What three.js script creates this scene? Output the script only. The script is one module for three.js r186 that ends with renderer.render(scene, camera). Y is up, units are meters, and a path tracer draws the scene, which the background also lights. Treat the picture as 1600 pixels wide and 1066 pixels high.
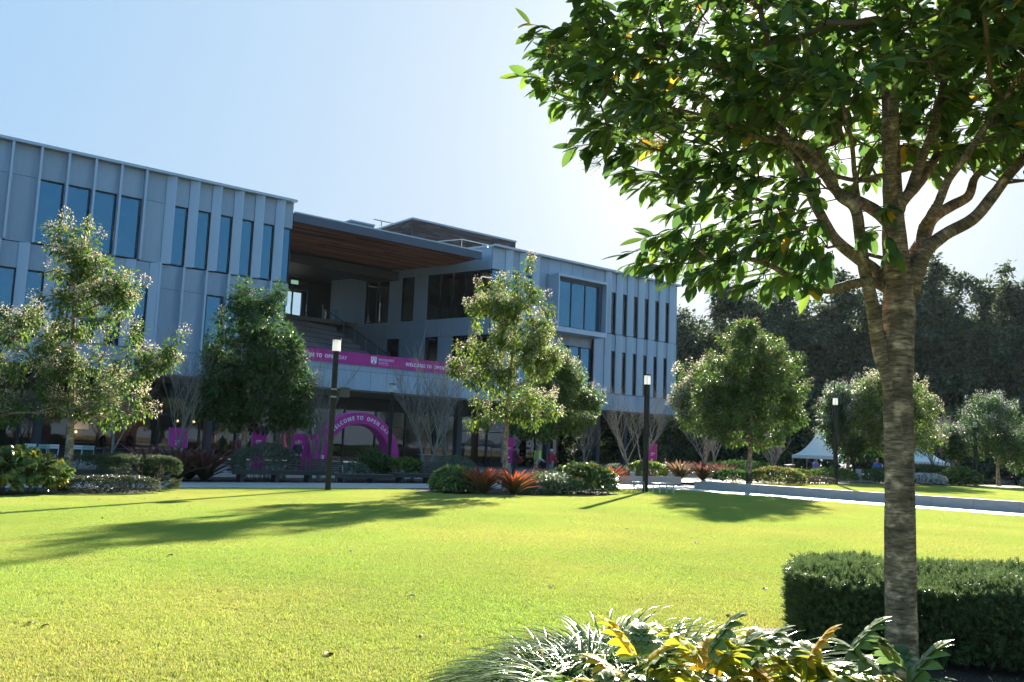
import * as THREE from 'three';
import { mergeGeometries } from 'three/addons/utils/BufferGeometryUtils.js';
import { MarchingCubes } from 'three/addons/objects/MarchingCubes.js';

// ---------------------------------------------------------------- camera, sky, sun, exposure
const scene = new THREE.Scene();
const camera = new THREE.PerspectiveCamera(41.48, 1600 / 1066, 0.05, 900);
camera.position.set(0, 1.6, 0);
camera.rotation.set(6.8014 * Math.PI / 180, 0, 2.1942 * Math.PI / 180);
const renderer = new THREE.WebGLRenderer({ antialias: true });
renderer.toneMapping = THREE.LinearToneMapping;
renderer.toneMappingExposure = 6.0;
renderer.shadowMap.enabled = true;
const SUN = new THREE.Vector3(0.26011, 0.34912, -0.90026).normalize();
const lerpN = (a, b, t) => a + (b - a) * t;
{ // clear morning sky: blue overhead and away from the sun, pale towards the horizon and the sun
  const w = 1024, h = 512, px = new Float32Array(w * h * 4), k = 1 / 6;
  for (let j = 0; j < h; j++) for (let i = 0; i < w; i++) {
    const el = ((j + 0.5) / h - 0.5) * Math.PI, az = ((i + 0.5) / w - 0.5) * 2 * Math.PI;
    const x = Math.cos(el) * Math.cos(az), y = Math.sin(el), z = Math.cos(el) * Math.sin(az);
    const g = Math.acos(Math.min(1, Math.max(-1, x * SUN.x + y * SUN.y + z * SUN.z)));
    const haze = 0.55 * Math.exp(-Math.max(0, y) * 6), glow = Math.min(0.93, 1.12 * Math.exp(-g * 1.38)), t = 1 - (1 - haze) * (1 - glow), core = Math.exp(-g * 11);
    const c = [0, 1, 2].map((n) => lerpN([0.09, 0.44, 0.88][n], [0.90, 0.965, 1.0][n], t) + [1.5, 1.4, 1.2][n] * core);
    const o = (j * w + i) * 4;
    px[o] = c[0] * k; px[o + 1] = c[1] * k; px[o + 2] = c[2] * k; px[o + 3] = 1;
  }
  const sky = new THREE.DataTexture(px, w, h, THREE.RGBAFormat, THREE.FloatType);
  sky.mapping = THREE.EquirectangularReflectionMapping; sky.magFilter = THREE.LinearFilter; sky.needsUpdate = true;
  scene.background = sky; scene.environment = sky;
}
scene.fog = new THREE.FogExp2(new THREE.Color(0.86, 0.92, 1.0), 0.00007);
const sun = new THREE.DirectionalLight(new THREE.Color(1, 0.93, 0.8), 5);
sun.position.copy(SUN).multiplyScalar(150); sun.target.position.set(0, 0, -30);
sun.position.add(sun.target.position);
sun.castShadow = true; sun.shadow.radius = 1.2; sun.shadow.mapSize.set(4096, 4096);
Object.assign(sun.shadow.camera, { left: -80, right: 80, top: 60, bottom: -60, near: 1, far: 400 });
scene.add(sun, sun.target);

// ---------------------------------------------------------------- small tools
const rng = (s) => () => { s = (s + 0x6D2B79F5) | 0; let t = Math.imul(s ^ (s >>> 15), 1 | s); t = (t + Math.imul(t ^ (t >>> 7), 61 | t)) ^ t; return ((t ^ (t >>> 14)) >>> 0) / 4294967296; };
const V = (x, y, z) => new THREE.Vector3(x, y, z);
const lerp = (a, b, t) => a + (b - a) * t, clamp = (x, a, b) => Math.min(b, Math.max(a, x));
const gauss = (r) => (r() + r() + r() + r() - 2) * 1.0;
// the place is laid out along the long building: u runs along its front, D is the distance out from the viewer's side
const AX = V(0.77350, 0, -0.63379), AN = V(0.63379, 0, 0.77350), TURN = Math.atan2(0.63379, 0.77350);
const P = (u, D, h = 0) => V(u * AX.x - D * AN.x, h, u * AX.z - D * AN.z);
const hash2 = (i, j, s) => { let n = Math.imul(i, 374761393) + Math.imul(j, 668265263) + Math.imul(s, 1274126177); n = Math.imul(n ^ (n >>> 13), 1274126177); return ((n ^ (n >>> 16)) >>> 0) / 4294967296; };
function vnoise(x, y, s = 0, per = 0, perY = per) {
  const i = Math.floor(x), j = Math.floor(y), a = x - i, b = y - j, m = (k) => per ? ((k % per) + per) % per : k, my = (k) => perY ? ((k % perY) + perY) % perY : k;
  const f = a * a * (3 - 2 * a), g = b * b * (3 - 2 * b);
  return lerp(lerp(hash2(m(i), my(j), s), hash2(m(i + 1), my(j), s), f), lerp(hash2(m(i), my(j + 1), s), hash2(m(i + 1), my(j + 1), s), f), g);
}
const fbm = (x, y, s = 0, o = 4, per = 0, perY = per) => { let v = 0, a = 0.5, t = 0; for (let k = 0; k < o; k++) { v += a * vnoise(x, y, s + k, per, perY); t += a; a *= 0.5; x *= 2; y *= 2; per *= 2; perY *= 2; } return v / t; };
function tex(w, h, fn, srgb = true, repeat = [1, 1]) {
  const px = new Uint8Array(w * h * 4);
  for (let j = 0; j < h; j++) for (let i = 0; i < w; i++) { const c = fn(i / w, j / h), o = (j * w + i) * 4; px[o] = clamp(c[0], 0, 1) * 255; px[o + 1] = clamp(c[1], 0, 1) * 255; px[o + 2] = clamp(c[2], 0, 1) * 255; px[o + 3] = 255; }
  const t = new THREE.DataTexture(px, w, h); t.wrapS = t.wrapT = THREE.RepeatWrapping; t.magFilter = THREE.LinearFilter; t.repeat.set(...repeat);
  if (srgb) t.colorSpace = THREE.SRGBColorSpace; t.needsUpdate = true; return t;
}
const rgb = (r, g, b) => new THREE.Color().setRGB(r, g, b);
const mat = (r, g, b, roughness = 0.8, more = {}) => new THREE.MeshPhysicalMaterial({ color: rgb(r, g, b), roughness, ...more });
const leafMat = (through = 0.45, coat = 0.35, coatRough = 0.35, r = 1, g = 1, b = 1) => new THREE.MeshPhysicalMaterial({ color: rgb(r, g, b), vertexColors: true, roughness: 0.95, transmission: through, thickness: 0, clearcoat: coat, clearcoatRoughness: coatRough, specularIntensity: 0.3, side: THREE.DoubleSide });
const taken = new Map();
function numbered(name) { const n = taken.get(name) ?? 0; taken.set(name, n + 1); return n ? name + '_' + String(n).padStart(3, '0') : name; }
function setup(o) { o.traverse((m) => { if (m.isMesh) { m.castShadow = true; m.receiveShadow = true; } }); return o; }
function tag(o, label, category, group, kind) { o.userData = { ...o.userData, label, category }; if (group) o.userData.group = group; if (kind) o.userData.kind = kind; return o; }
function thing(name, label, category, pos = V(0, 0, 0), turn = 0, group) { const o = new THREE.Group(); o.name = numbered(name); o.position.copy(pos); o.rotation.y = turn; scene.add(o); return tag(o, label, category, group); }
function part(name, geo, material, parent, pos, turn) { const m = new THREE.Mesh(geo, material); m.name = name; m.castShadow = m.receiveShadow = true; if (pos) m.position.copy(pos); if (turn) m.rotation.y = turn; parent.add(m); return m; }
function structure(name, geo, material, pos) { const m = part(numbered(name), geo, material, scene, pos); m.userData.kind = 'structure'; return m; }
function copyOf(o, pos, turn, label) { const c = o.clone(); c.name = numbered(o.name.replace(/_\d{3}$/, '')); c.userData = { ...o.userData, label }; c.position.copy(pos); c.rotation.y = turn; scene.add(c); return c; }
const box = (x0, x1, y0, y1, z0, z1) => new THREE.BoxGeometry(x1 - x0, y1 - y0, z1 - z0).translate((x0 + x1) / 2, (y0 + y1) / 2, (z0 + z1) / 2);
const merge = (list) => mergeGeometries(list.map((g) => (g.index ? g.toNonIndexed() : g)));
const UNIT = new THREE.BoxGeometry(1, 1, 1);

// a growing bag of triangles with colours
class Soup {
  constructor() { this.p = new Float32Array(3 << 12); this.n = new Float32Array(3 << 12); this.c = new Float32Array(3 << 12); this.t = new Float32Array(2 << 12); this.i = new Uint32Array(1 << 14); this.nv = 0; this.ni = 0; }
  room(v, k) {
    const grow = (a, need) => { if (need <= a.length) return a; const b = new a.constructor(Math.max(need, a.length * 2)); b.set(a); return b; };
    this.p = grow(this.p, (this.nv + v) * 3); this.n = grow(this.n, (this.nv + v) * 3); this.c = grow(this.c, (this.nv + v) * 3); this.t = grow(this.t, (this.nv + v) * 2); this.i = grow(this.i, this.ni + k);
  }
  vert(x, y, z, nx, ny, nz, r, g, b, u = 0, v = 0) {
    const o = this.nv * 3; this.p[o] = x; this.p[o + 1] = y; this.p[o + 2] = z; this.n[o] = nx; this.n[o + 1] = ny; this.n[o + 2] = nz; this.c[o] = r; this.c[o + 1] = g; this.c[o + 2] = b;
    this.t[this.nv * 2] = u; this.t[this.nv * 2 + 1] = v; return this.nv++;
  }
  add(tpl, m, r, g, b) {
    const e = m.elements, q = tpl.p, w = tpl.n, k = q.length / 3, at = this.nv; this.room(k, tpl.i.length);
    for (let a = 0; a < k; a++) {
      const x = q[a * 3], y = q[a * 3 + 1], z = q[a * 3 + 2], nx = w[a * 3], ny = w[a * 3 + 1], nz = w[a * 3 + 2];
      let X = e[0] * nx + e[4] * ny + e[8] * nz, Y = e[1] * nx + e[5] * ny + e[9] * nz, Z = e[2] * nx + e[6] * ny + e[10] * nz; const l = Math.hypot(X, Y, Z) || 1;
      const s = tpl.c ? tpl.c : null;
      this.vert(e[0] * x + e[4] * y + e[8] * z + e[12], e[1] * x + e[5] * y + e[9] * z + e[13], e[2] * x + e[6] * y + e[10] * z + e[14], X / l, Y / l, Z / l, s ? r * s[a * 3] : r, s ? g * s[a * 3 + 1] : g, s ? b * s[a * 3 + 2] : b);
    }
    for (const t of tpl.i) this.i[this.ni++] = at + t;
  }
  tube(pts, radii, sides, r = 1, g = 1, b = 1, cap = true) {
    const n = pts.length; this.room(n * (sides + 1) + 2, n * sides * 6 + sides * 6);
    let len = 0; const first = this.nv, t = V(), a = V(1, 0, 0), c = V();
    for (let k = 0; k < n; k++) {
      t.subVectors(pts[Math.min(n - 1, k + 1)], pts[Math.max(0, k - 1)]).normalize();
      if (!k && Math.abs(t.x) > 0.9) a.set(0, 0, 1);
      a.addScaledVector(t, -a.dot(t)).normalize(); c.crossVectors(t, a);
      if (k) len += pts[k].distanceTo(pts[k - 1]);
      for (let s = 0; s <= sides; s++) {
        const q = s / sides * 2 * Math.PI, co = Math.cos(q), si = Math.sin(q), nx = a.x * co + c.x * si, ny = a.y * co + c.y * si, nz = a.z * co + c.z * si, R = radii[k];
        this.vert(pts[k].x + nx * R, pts[k].y + ny * R, pts[k].z + nz * R, nx, ny, nz, r, g, b, s / sides, len);
      }
    }
    for (let k = 0; k < n - 1; k++) for (let s = 0; s < sides; s++) { const A = first + k * (sides + 1) + s, B = A + sides + 1; this.i.set([A, A + 1, B, A + 1, B + 1, B], this.ni); this.ni += 6; }
    if (cap) { const e = this.vert(pts[n - 1].x, pts[n - 1].y, pts[n - 1].z, t.x, t.y, t.z, r, g, b, 0.5, len), A = first + (n - 1) * (sides + 1); for (let s = 0; s < sides; s++) { this.i.set([A + s, A + s + 1, e], this.ni); this.ni += 3; } }
  }
  geo() {
    const g = new THREE.BufferGeometry(), f = (a, k) => new THREE.BufferAttribute(a.slice(0, this.nv * k), k);
    g.setAttribute('position', f(this.p, 3)); g.setAttribute('normal', f(this.n, 3)); g.setAttribute('color', f(this.c, 3)); g.setAttribute('uv', f(this.t, 2));
    g.setIndex(new THREE.BufferAttribute(this.i.slice(0, this.ni), 1)); return g;
  }
}
// leaf along +Y, face to +Z; profile gives half width along the length; bend curls the tip back, fold lifts the edges
function leafTpl(n, profile, bend = 0.25, fold = 0.2, shade) {
  const p = [], nn = [], i = [], c = [];
  for (let k = 0; k <= n; k++) {
    const s = k / n, w = profile(s), an = bend * s, y = bend ? Math.sin(an) / bend : s, z = bend ? -(1 - Math.cos(an)) / bend : 0;
    const N = V(0, Math.sin(an), Math.cos(an));
    for (const sx of [-1, 0, 1]) { p.push(sx * w, y + N.y * Math.abs(sx) * w * fold, z + N.z * Math.abs(sx) * w * fold); const q = V(-sx * fold * 1.2, N.y, N.z).normalize(); nn.push(q.x, q.y, q.z); c.push(...(shade ? shade(s, sx) : [1, 1, 1])); }
    if (k) { const a = (k - 1) * 3, b = k * 3; for (const o of [0, 1]) i.push(a + o, a + o + 1, b + o, a + o + 1, b + o + 1, b + o); }
  }
  return { p, n: nn, i, c };
}
const tplGeo = (t) => { const s = new Soup(); s.add(t, new THREE.Matrix4(), 1, 1, 1); return s.geo(); };
const M4 = new THREE.Matrix4(), _x = V(), _y = V(), _z = V();
// a matrix that stands +Y along dir with +Z as near to face as it can
function pose(pos, dir, face, sx, sy = sx, sz = sx, out = M4) {
  _y.copy(dir).normalize(); _z.copy(face).addScaledVector(_y, -face.dot(_y)); if (_z.lengthSq() < 1e-6) _z.set(_y.y, _y.z, _y.x).addScaledVector(_y, -(_y.y * _y.x + _y.z * _y.y + _y.x * _y.z)); _z.normalize(); _x.crossVectors(_y, _z);
  const e = out.elements; e[0] = _x.x * sx; e[1] = _x.y * sx; e[2] = _x.z * sx; e[3] = 0; e[4] = _y.x * sy; e[5] = _y.y * sy; e[6] = _y.z * sy; e[7] = 0; e[8] = _z.x * sz; e[9] = _z.y * sz; e[10] = _z.z * sz; e[11] = 0; e[12] = pos.x; e[13] = pos.y; e[14] = pos.z; e[15] = 1; return out;
}
const rdir = (r, out = V()) => { const z = r() * 2 - 1, a = r() * 2 * Math.PI, q = Math.sqrt(1 - z * z); return out.set(q * Math.cos(a), z, q * Math.sin(a)); };
function inPoly(x, y, pts) { let c = false; for (let i = 0, j = pts.length - 1; i < pts.length; j = i++) { const [a, b] = pts[i], [d, e] = pts[j]; if ((b > y) !== (e > y) && x < (d - a) * (y - b) / (e - b) + a) c = !c; } return c; }
// a flat sheet from a list of (u, D) corners
function sheet(pts, y) {
  const s = new THREE.Shape(pts.map(([u, D]) => { const q = P(u, D); return new THREE.Vector2(q.x, -q.z); }));
  return new THREE.ShapeGeometry(s).rotateX(-Math.PI / 2).translate(0, y, 0);
}
function slab(pts, y0, y1) {
  const s = new THREE.Shape(pts.map(([u, D]) => { const q = P(u, D); return new THREE.Vector2(q.x, -q.z); }));
  return new THREE.ExtrudeGeometry(s, { depth: y1 - y0, bevelEnabled: false }).rotateX(-Math.PI / 2).translate(0, y0, 0);
}
// ---------------------------------------------------------------- ground, paths, beds, lawn
const T_speck = tex(512, 512, (x, y) => { const v = 0.72 + 0.34 * (fbm(x * 24, y * 24, 3, 4, 24) - 0.5) + 0.18 * (hash2(x * 512 | 0, y * 512 | 0, 9) - 0.5); return [v, v, v]; });
const T_fine = tex(512, 512, (x, y) => { const v = 0.86 + 0.1 * (fbm(x * 12, y * 12, 13, 5, 12) - 0.5) + 0.1 * (hash2(x * 512 | 0, y * 512 | 0, 19) - 0.5); return [v, v * 0.99, v * 0.98]; });
const T_bump = tex(512, 512, (x, y) => { const v = fbm(x * 48, y * 48, 5, 4, 48); return [v, v, v]; }, false);
const again = (t, a, b = a) => { const c = t.clone(); c.repeat.set(a, b); c.needsUpdate = true; return c; };
const M = {
  soil: mat(0.13, 0.10, 0.06, 0.95, { map: again(T_speck, 0.35), bumpMap: again(T_bump, 0.8), bumpScale: 0.03 }),
  mulch: mat(0.085, 0.055, 0.038, 0.95, { map: again(T_speck, 0.6), bumpMap: again(T_bump, 1.4), bumpScale: 0.04 }),
  thatch: mat(0.36, 0.36, 0.07, 0.95, { map: again(T_speck, 0.7), bumpMap: again(T_bump, 1.6), bumpScale: 0.015 }),
  paving: mat(0.29, 0.28, 0.27, 0.85, { map: again(T_fine, 0.3) }),
  concrete: mat(0.66, 0.60, 0.58, 0.85, { map: again(T_fine, 0.5) }),
  bench: mat(0.10, 0.095, 0.10, 0.7, { map: again(T_speck, 3, 0.5) }),
  steel: mat(0.35, 0.36, 0.37, 0.4, { metalness: 0.8 }),
  black: mat(0.018, 0.018, 0.02, 0.5),
};
{ const g = new THREE.CircleGeometry(420, 64).rotateX(-Math.PI / 2).translate(0, -0.02, -60); const uv = g.attributes.uv, p = g.attributes.position; for (let i = 0; i < uv.count; i++) uv.setXY(i, p.getX(i), p.getZ(i)); structure('ground', g, M.soil); }
const LAWN = [[-34, 24.4], [3.2, 24.4], [6, 24.75], [8.75, 25.5], [9.6, 28], [32.3, 28], [32.3, -12], [-34, -12]];
const BED_L = [[-4, 24.45], [3.5, 24.45], [6, 24.8], [8.7, 25.55], [9.5, 28], [-4, 28]];
const BED_C = [[17.7, 24.9], [18.6, 24.2], [20, 23.8], [22, 23.6], [24.6, 23.6], [25.9, 24.3], [26.3, 26], [28.5, 27], [28.5, 28.4], [18.2, 28.4], [17.5, 26.6]];
const BED_N = [[-0.55, 3.0], [-0.5, 5.9], [0.1, 6.5], [1.2, 6.75], [1.9, 6.3], [2.1, 6.6], [2.4, 8.6], [4.2, 9.1], [8.5, 9.6], [8.5, 3.0]]; // (x, -z), round the viewer's planting
const BED_F = [[4, 32.1], [24.6, 32.1], [24.6, 36], [4, 36]];
structure('side_path', sheet([[31.9, 27.4], [35.2, 27.4], [35.2, -20], [31.9, -20]], -0.002), M.paving);
structure('forecourt', sheet([[-30, 27.2], [50, 27.2], [50, 36], [66, 52], [64, 82], [-30, 82]], -0.004), M.paving);
structure('lawn', sheet(LAWN, 0.006), M.thatch);
structure('garden_bed', sheet(BED_L, 0.012), M.mulch);
structure('garden_bed', sheet(BED_C, 0.012), M.mulch);
structure('garden_bed', sheet(BED_F, 0.004), M.mulch);
structure('garden_bed', sheet([[33, 32.45], [50, 32.45], [50, 35.6], [33, 35.6]], 0.25), M.mulch);
// the raised lawn on the right, held by a low concrete wall
const TH = 0.33;
structure('terrace', slab([[35.6, -14], [110, -14], [110, 28], [35.6, 28]], -0.3, TH - 0.03), M.soil);
structure('terrace_lawn', sheet([[35.55, -14], [110, -14], [110, 27.9], [35.55, 27.9]], TH), M.thatch);
structure('garden_bed', sheet([[35.56, 24.6], [40, 24.6], [44.6, 25.8], [45, 28.6], [35.56, 28.6]], TH + 0.01), M.mulch);
structure('garden_bed', sheet([[49, 25.6], [62, 25.6], [62, 29.5], [49, 29.5]], TH + 0.01), M.mulch);
{ // pavers of the two paths, laid in courses of two tones
  const tones = [[0.42, 0.41, 0.41], [0.30, 0.30, 0.31], [0.36, 0.35, 0.35]], r = rng(71), sp = new Soup();
  const b = new THREE.BoxGeometry(1, 1, 1), tpl = { p: [...b.attributes.position.array], n: [...b.attributes.normal.array], i: [...b.index.array].slice(0, 18).concat([...b.index.array].slice(24)) };
  const lay = (u0, u1, D0, D1, along) => { for (let u = u0; u < u1; u += 0.6) for (let k = 0, D = D0; D < D1; D += 0.3, k++) { const s = (k % 2) * 0.3, t = tones[(along ? Math.floor(u * 3 + k) : k) % 3 === 0 ? 1 : r() < 0.35 ? 2 : 0], v = 0.9 + 0.2 * r(); const q = P(u + 0.3 + s, D + 0.15, 0.004 + 0.003 * r()); M4.compose(q, new THREE.Quaternion().setFromAxisAngle(V(0, 1, 0), TURN), V(0.592, 0.02, 0.292)); sp.add(tpl, M4, t[0] * v, t[1] * v, t[2] * v); } };
  lay(5, 34.8, 28.05, 31.45); lay(32.35, 34.6, 8, 28, true);
  const m = structure('path_pavers', sp.geo(), mat(1, 1, 1, 0.8, { vertexColors: true, bumpMap: again(T_bump, 2), bumpScale: 0.001 })); m.userData.kind = 'stuff'; m.userData.label = 'grey concrete pavers of the paths round the lawn'; m.userData.category = 'pavers';
}
{ // the retaining wall: blocks with open joints
  const w = thing('retaining_wall', 'low pale concrete retaining wall along the path on the right', 'wall', P(35.15, 28.1), TURN);
  const g = box(0, 0.42, -0.25, TH + 0.06, 0.006, 1.594); // local +z runs towards the viewer
  let k = 0; for (let z = 0; z < 36; z += 1.6, k++) part('concrete_block', g, M.concrete, w, V(0, 0, z));
  const back = part('concrete_block', box(0.001, 12, -0.25, TH + 0.02, -0.4, -0.004), M.concrete, w); back.name = 'return_block';
  const l = thing('planter_wall', 'low concrete planter wall behind the lone grey chair', 'wall', P(33.2, 32.3), TURN);
  for (let i = 0; i < 4; i++) part('concrete_block', box(0, 1.38, 0.004, 0.42 - i * 0.0, -0.22, 0), M.concrete, l, V(i * 1.39, 0, 0));
}
{ // mown turf: real blades in half-metre patches
  const r = rng(5), inBeds = (u, D) => inPoly(u, D, BED_L) || inPoly(u, D, BED_C);
  const patch = (n, hgt, seed) => { const s = new Soup(), q = rng(seed); for (let k = 0; k < n; k++) {
    const x = (q() - 0.5) * 0.68, z = (q() - 0.5) * 0.68, a = q() * 6.283, ln = 0.25 + 0.75 * q(), h = hgt * (0.55 + 0.6 * q()), w = 0.0017 + 0.0013 * q(), lx = Math.cos(a) * ln, lz = Math.sin(a) * ln, dry = q();
    const c = dry < 0.06 ? [0.50, 0.42, 0.2] : dry < 0.25 ? [0.44, 0.46, 0.12] : [0.34 + 0.09 * q(), 0.42 + 0.08 * q(), 0.06 + 0.03 * q()];
    const px = -Math.sin(a) * w, pz = Math.cos(a) * w, N = V(-lx, 0.7, -lz).normalize(), rm = s.nv; s.room(5, 9);
    s.vert(x - px, -0.002, z - pz, N.x, N.y, N.z, ...c); s.vert(x + px, -0.002, z + pz, N.x, N.y, N.z, ...c);
    s.vert(x - px * 0.9 + lx * h * 0.35, h * 0.62, z - pz * 0.9 + lz * h * 0.35, N.x, N.y, N.z, ...c); s.vert(x + px * 0.9 + lx * h * 0.35, h * 0.62, z + pz * 0.9 + lz * h * 0.35, N.x, N.y, N.z, ...c);
    s.vert(x + lx * h, h, z + lz * h, N.x, N.y, N.z, ...c);
    s.i.set([rm, rm + 1, rm + 2, rm + 1, rm + 3, rm + 2, rm + 2, rm + 3, rm + 4], s.ni); s.ni += 9;
  } return s.geo(); };
  const gm = leafMat(0.45, 0.05, 0.6), kinds = [patch(4200, 0.026, 11), patch(4200, 0.024, 12), patch(4000, 0.027, 13), patch(4200, 0.025, 14)], sets = kinds.map(() => []);
  for (let x = -34; x < 30; x += 0.5) for (let z = 0.5; z > -56; z -= 0.5) {
    if (Math.abs(x) > -z * 0.72 + 3) continue;
    const px = x + (r() - 0.5) * 0.1, pz = z + (r() - 0.5) * 0.1, u = px * AX.x + pz * AX.z, D = -(px * AN.x + pz * AN.z);
    let y = 0.008; if (u > 35.9 && D < 27.7) y = TH + 0.002; else if (!inPoly(u, D, LAWN) || inBeds(u, D) || inPoly(px, -pz, BED_N)) continue; else if (u > 32.05 || D > 27.8) continue;
    sets[Math.floor(r() * 4)].push([px, y, pz, r() * 6.283, u, D]);
  }
  sets.forEach((list, k) => {
    const im = new THREE.InstancedMesh(kinds[k], gm, list.length); im.name = numbered('lawn_grass'); im.castShadow = im.receiveShadow = true; scene.add(im);
    tag(im, ['short mown yellow green turf covering the open lawn', 'finer mown turf growing among the lawn grass', 'slightly longer tufts standing in the mown lawn', 'pale short turf mixed through the lawn'][k], 'grass', 'mown lawn turf', 'stuff');
    const q = new THREE.Quaternion(), c = new THREE.Color();
    list.forEach(([x, y, z, a], i) => {
      M4.compose(V(x, y, z), q.setFromAxisAngle(V(0, 1, 0), a), V(1, 0.9 + 0.25 * fbm(x * 0.9, z * 0.9, 20), 1)); im.setMatrixAt(i, M4);
      const d = clamp((fbm(x * 0.35 + 7, z * 0.35, 30) - 0.5) * 3 + (fbm(x * 1.6, z * 1.6, 40) - 0.5) * 1.6, -1, 1), v = 0.95 + 0.25 * (fbm(x * 0.7, z * 0.7, 60) - 0.5);
      c.setRGB(v * (1 + 0.13 * d), v, v * (1 + 0.12 * d)); im.setColorAt(i, c);
    });
  });
}
// ---------------------------------------------------------------- the long three-storey building
const G = {
  clad: mat(0.44, 0.46, 0.49, 0.5, { metalness: 0.2 }),
  fin: mat(0.42, 0.50, 0.60, 0.45, { metalness: 0.3 }),
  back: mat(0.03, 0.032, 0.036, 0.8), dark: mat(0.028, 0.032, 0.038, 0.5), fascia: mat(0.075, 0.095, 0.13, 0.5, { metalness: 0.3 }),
  frame: mat(0.03, 0.04, 0.048, 0.45, { metalness: 0.4 }), cap: mat(0.42, 0.46, 0.50, 0.35, { metalness: 0.6 }),
  glass: new THREE.MeshPhysicalMaterial({ color: rgb(0.02, 0.07, 0.1), roughness: 0.015, transmission: 0.35, thickness: 0, ior: 3.0, specularColor: rgb(0.03, 0.62, 1.0) }),
  clear: new THREE.MeshPhysicalMaterial({ color: rgb(0.32, 0.4, 0.41), roughness: 0.015, transmission: 1, thickness: 0, ior: 1.75 }),
  rail: new THREE.MeshPhysicalMaterial({ color: rgb(0.72, 0.85, 0.86), roughness: 0.03, transmission: 1, thickness: 0, ior: 1.6 }),
  timber: [0, 1, 2, 3, 4].map((k) => mat(0.09 + 0.075 * k, 0.036 + 0.028 * k, 0.025 + 0.016 * k, 0.6)),
  brick: mat(0.16, 0.12, 0.11, 0.9, { map: tex(256, 256, (x, y) => { const row = Math.floor(y * 24), bx = Math.floor((x * 8 + (row % 2) * 0.5)), v = 0.55 + 0.45 * hash2(bx % 8, row, 2); const j = (y * 24) % 1 < 0.14 ? 0.9 : v; return [j, j * 0.96, j * 0.94]; }) }),
  plant: mat(0.20, 0.25, 0.30, 0.5, { metalness: 0.4 }), wallIn: mat(0.32, 0.32, 0.33, 0.9), floorIn: mat(0.16, 0.15, 0.14, 0.8), ceil: mat(0.5, 0.5, 0.5, 0.9),
  soffit: mat(0.15, 0.12, 0.10, 0.7), red: mat(0.42, 0.07, 0.05, 0.8), blind: mat(0.30, 0.36, 0.33, 0.9), warm: mat(0.22, 0.12, 0.06, 0.7),
};
const bld = thing('campus_building', 'long three storey building clad in pale grey metal panels and fins', 'building', P(0, 53.3, -0.48), TURN);
const BS = 1.3; bld.scale.setScalar(BS); // the drawings below are at 1 : 1.3
const SIDE = { o: V(31.86, 0, 0), t: -74.32 * Math.PI / 180 }, FRONT = { o: V(0, 0, 0), t: 0 };
const inFrame = (F, x, y, z, out = V()) => out.set(F.o.x + x * Math.cos(F.t) + z * Math.sin(F.t), y, F.o.z - x * Math.sin(F.t) + z * Math.cos(F.t));
function bx(name, m, F, x0, x1, y0, y1, z0, z1, parent = bld) { const o = part(name, UNIT, m, parent, inFrame(F, (x0 + x1) / 2, (y0 + y1) / 2, (z0 + z1) / 2)); o.rotation.y = F.t; o.scale.set(x1 - x0, y1 - y0, z1 - z0); return o; }
const backs = [], PANE = new THREE.PlaneGeometry(1, 1);
const bake = (F, x0, x1, y0, y1, z0, z1) => { const g = box(x0, x1, y0, y1, z0, z1).rotateY(F.t).translate(F.o.x, 0, F.o.z); backs.push(g); };
const pr = rng(33);
const T_streak = tex(128, 256, (x, y) => { const v = 0.95 + 0.07 * (fbm(x * 20, y * 2, 51, 3, 20, 2) - 0.5) + 0.03 * (fbm(x * 5, y * 5, 57, 3, 5) - 0.5); return [v, v, v * 1.004]; }); // faint rain streaks
const clads = [0, 1, 2].map((k) => { const m = G.clad.clone(); m.color = rgb(0.37 - 0.012 * k, 0.46 - 0.012 * k, 0.57 - 0.012 * k); m.map = again(T_streak, 1); m.roughness = 0.42 + 0.06 * k; return m; });
function panel(F, x0, x1, y0, y1, z = 0) { const pn = bx('panel', clads[Math.floor(pr() * 3)], F, x0 + 0.008, x1 - 0.008, y0 + 0.008, y1 - 0.008, z - 0.04, z); pn.rotation.set((pr() - 0.5) * 0.006, pn.rotation.y + (pr() - 0.5) * 0.012, 0); bake(F, x0 - 0.002, x1 + 0.002, y0 - 0.002, y1 + 0.002, z - 0.14, z - 0.045); }
const winGeo = new Map();
function windowAt(F, x0, x1, y0, y1, { z = -0.05, lights = 1, glass = G.glass, rows = [] } = {}) {
  const w = new THREE.Group(); w.name = 'window'; w.position.copy(inFrame(F, x0, y0, z)); w.rotation.y = F.t; bld.add(w);
  const W = x1 - x0, H = y1 - y0, f = 0.045, list = [box(0, f, 0, H, -0.1, 0.02), box(W - f, W, 0, H, -0.1, 0.02), box(f, W - f, 0, f, -0.1, 0.018), box(f, W - f, H - f, H, -0.1, 0.018)];
  for (let k = 1; k < lights; k++) list.push(box(W * k / lights - 0.035, W * k / lights + 0.035, f, H - f, -0.1, 0.03));
  for (const q of rows) list.push(box(f, W - f, q - y0 - 0.03, q - y0 + 0.03, -0.09, 0.01));
  const key = [W, H, lights, rows.join()].map((v) => typeof v === 'number' ? v.toFixed(3) : v).join('|');
  if (!winGeo.has(key)) winGeo.set(key, merge(list));
  part('frame', winGeo.get(key), G.frame, w);
  for (let k = 0; k < lights; k++) { const p = part('pane', PANE, glass, w, V(W * (k + 0.5) / lights, H / 2, -0.045)); p.scale.set(W / lights - 0.06, H - 0.08, 1); }
  return w;
}
const finThin = box(-0.045, 0.045, -0.5, 0.5, -0.03, 0.30);
const finWide = (() => { const s = new THREE.Shape([[0, -0.03], [0.37, -0.03], [0.37, 0.27], [0.33, 0.27], [0.02, 0.05], [0, 0.05]].map((q) => new THREE.Vector2(q[0], -q[1]))); const g = new THREE.ExtrudeGeometry(s, { depth: 1, bevelEnabled: false }).rotateX(-Math.PI / 2).translate(0, -0.5, 0); return g; })();
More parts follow.
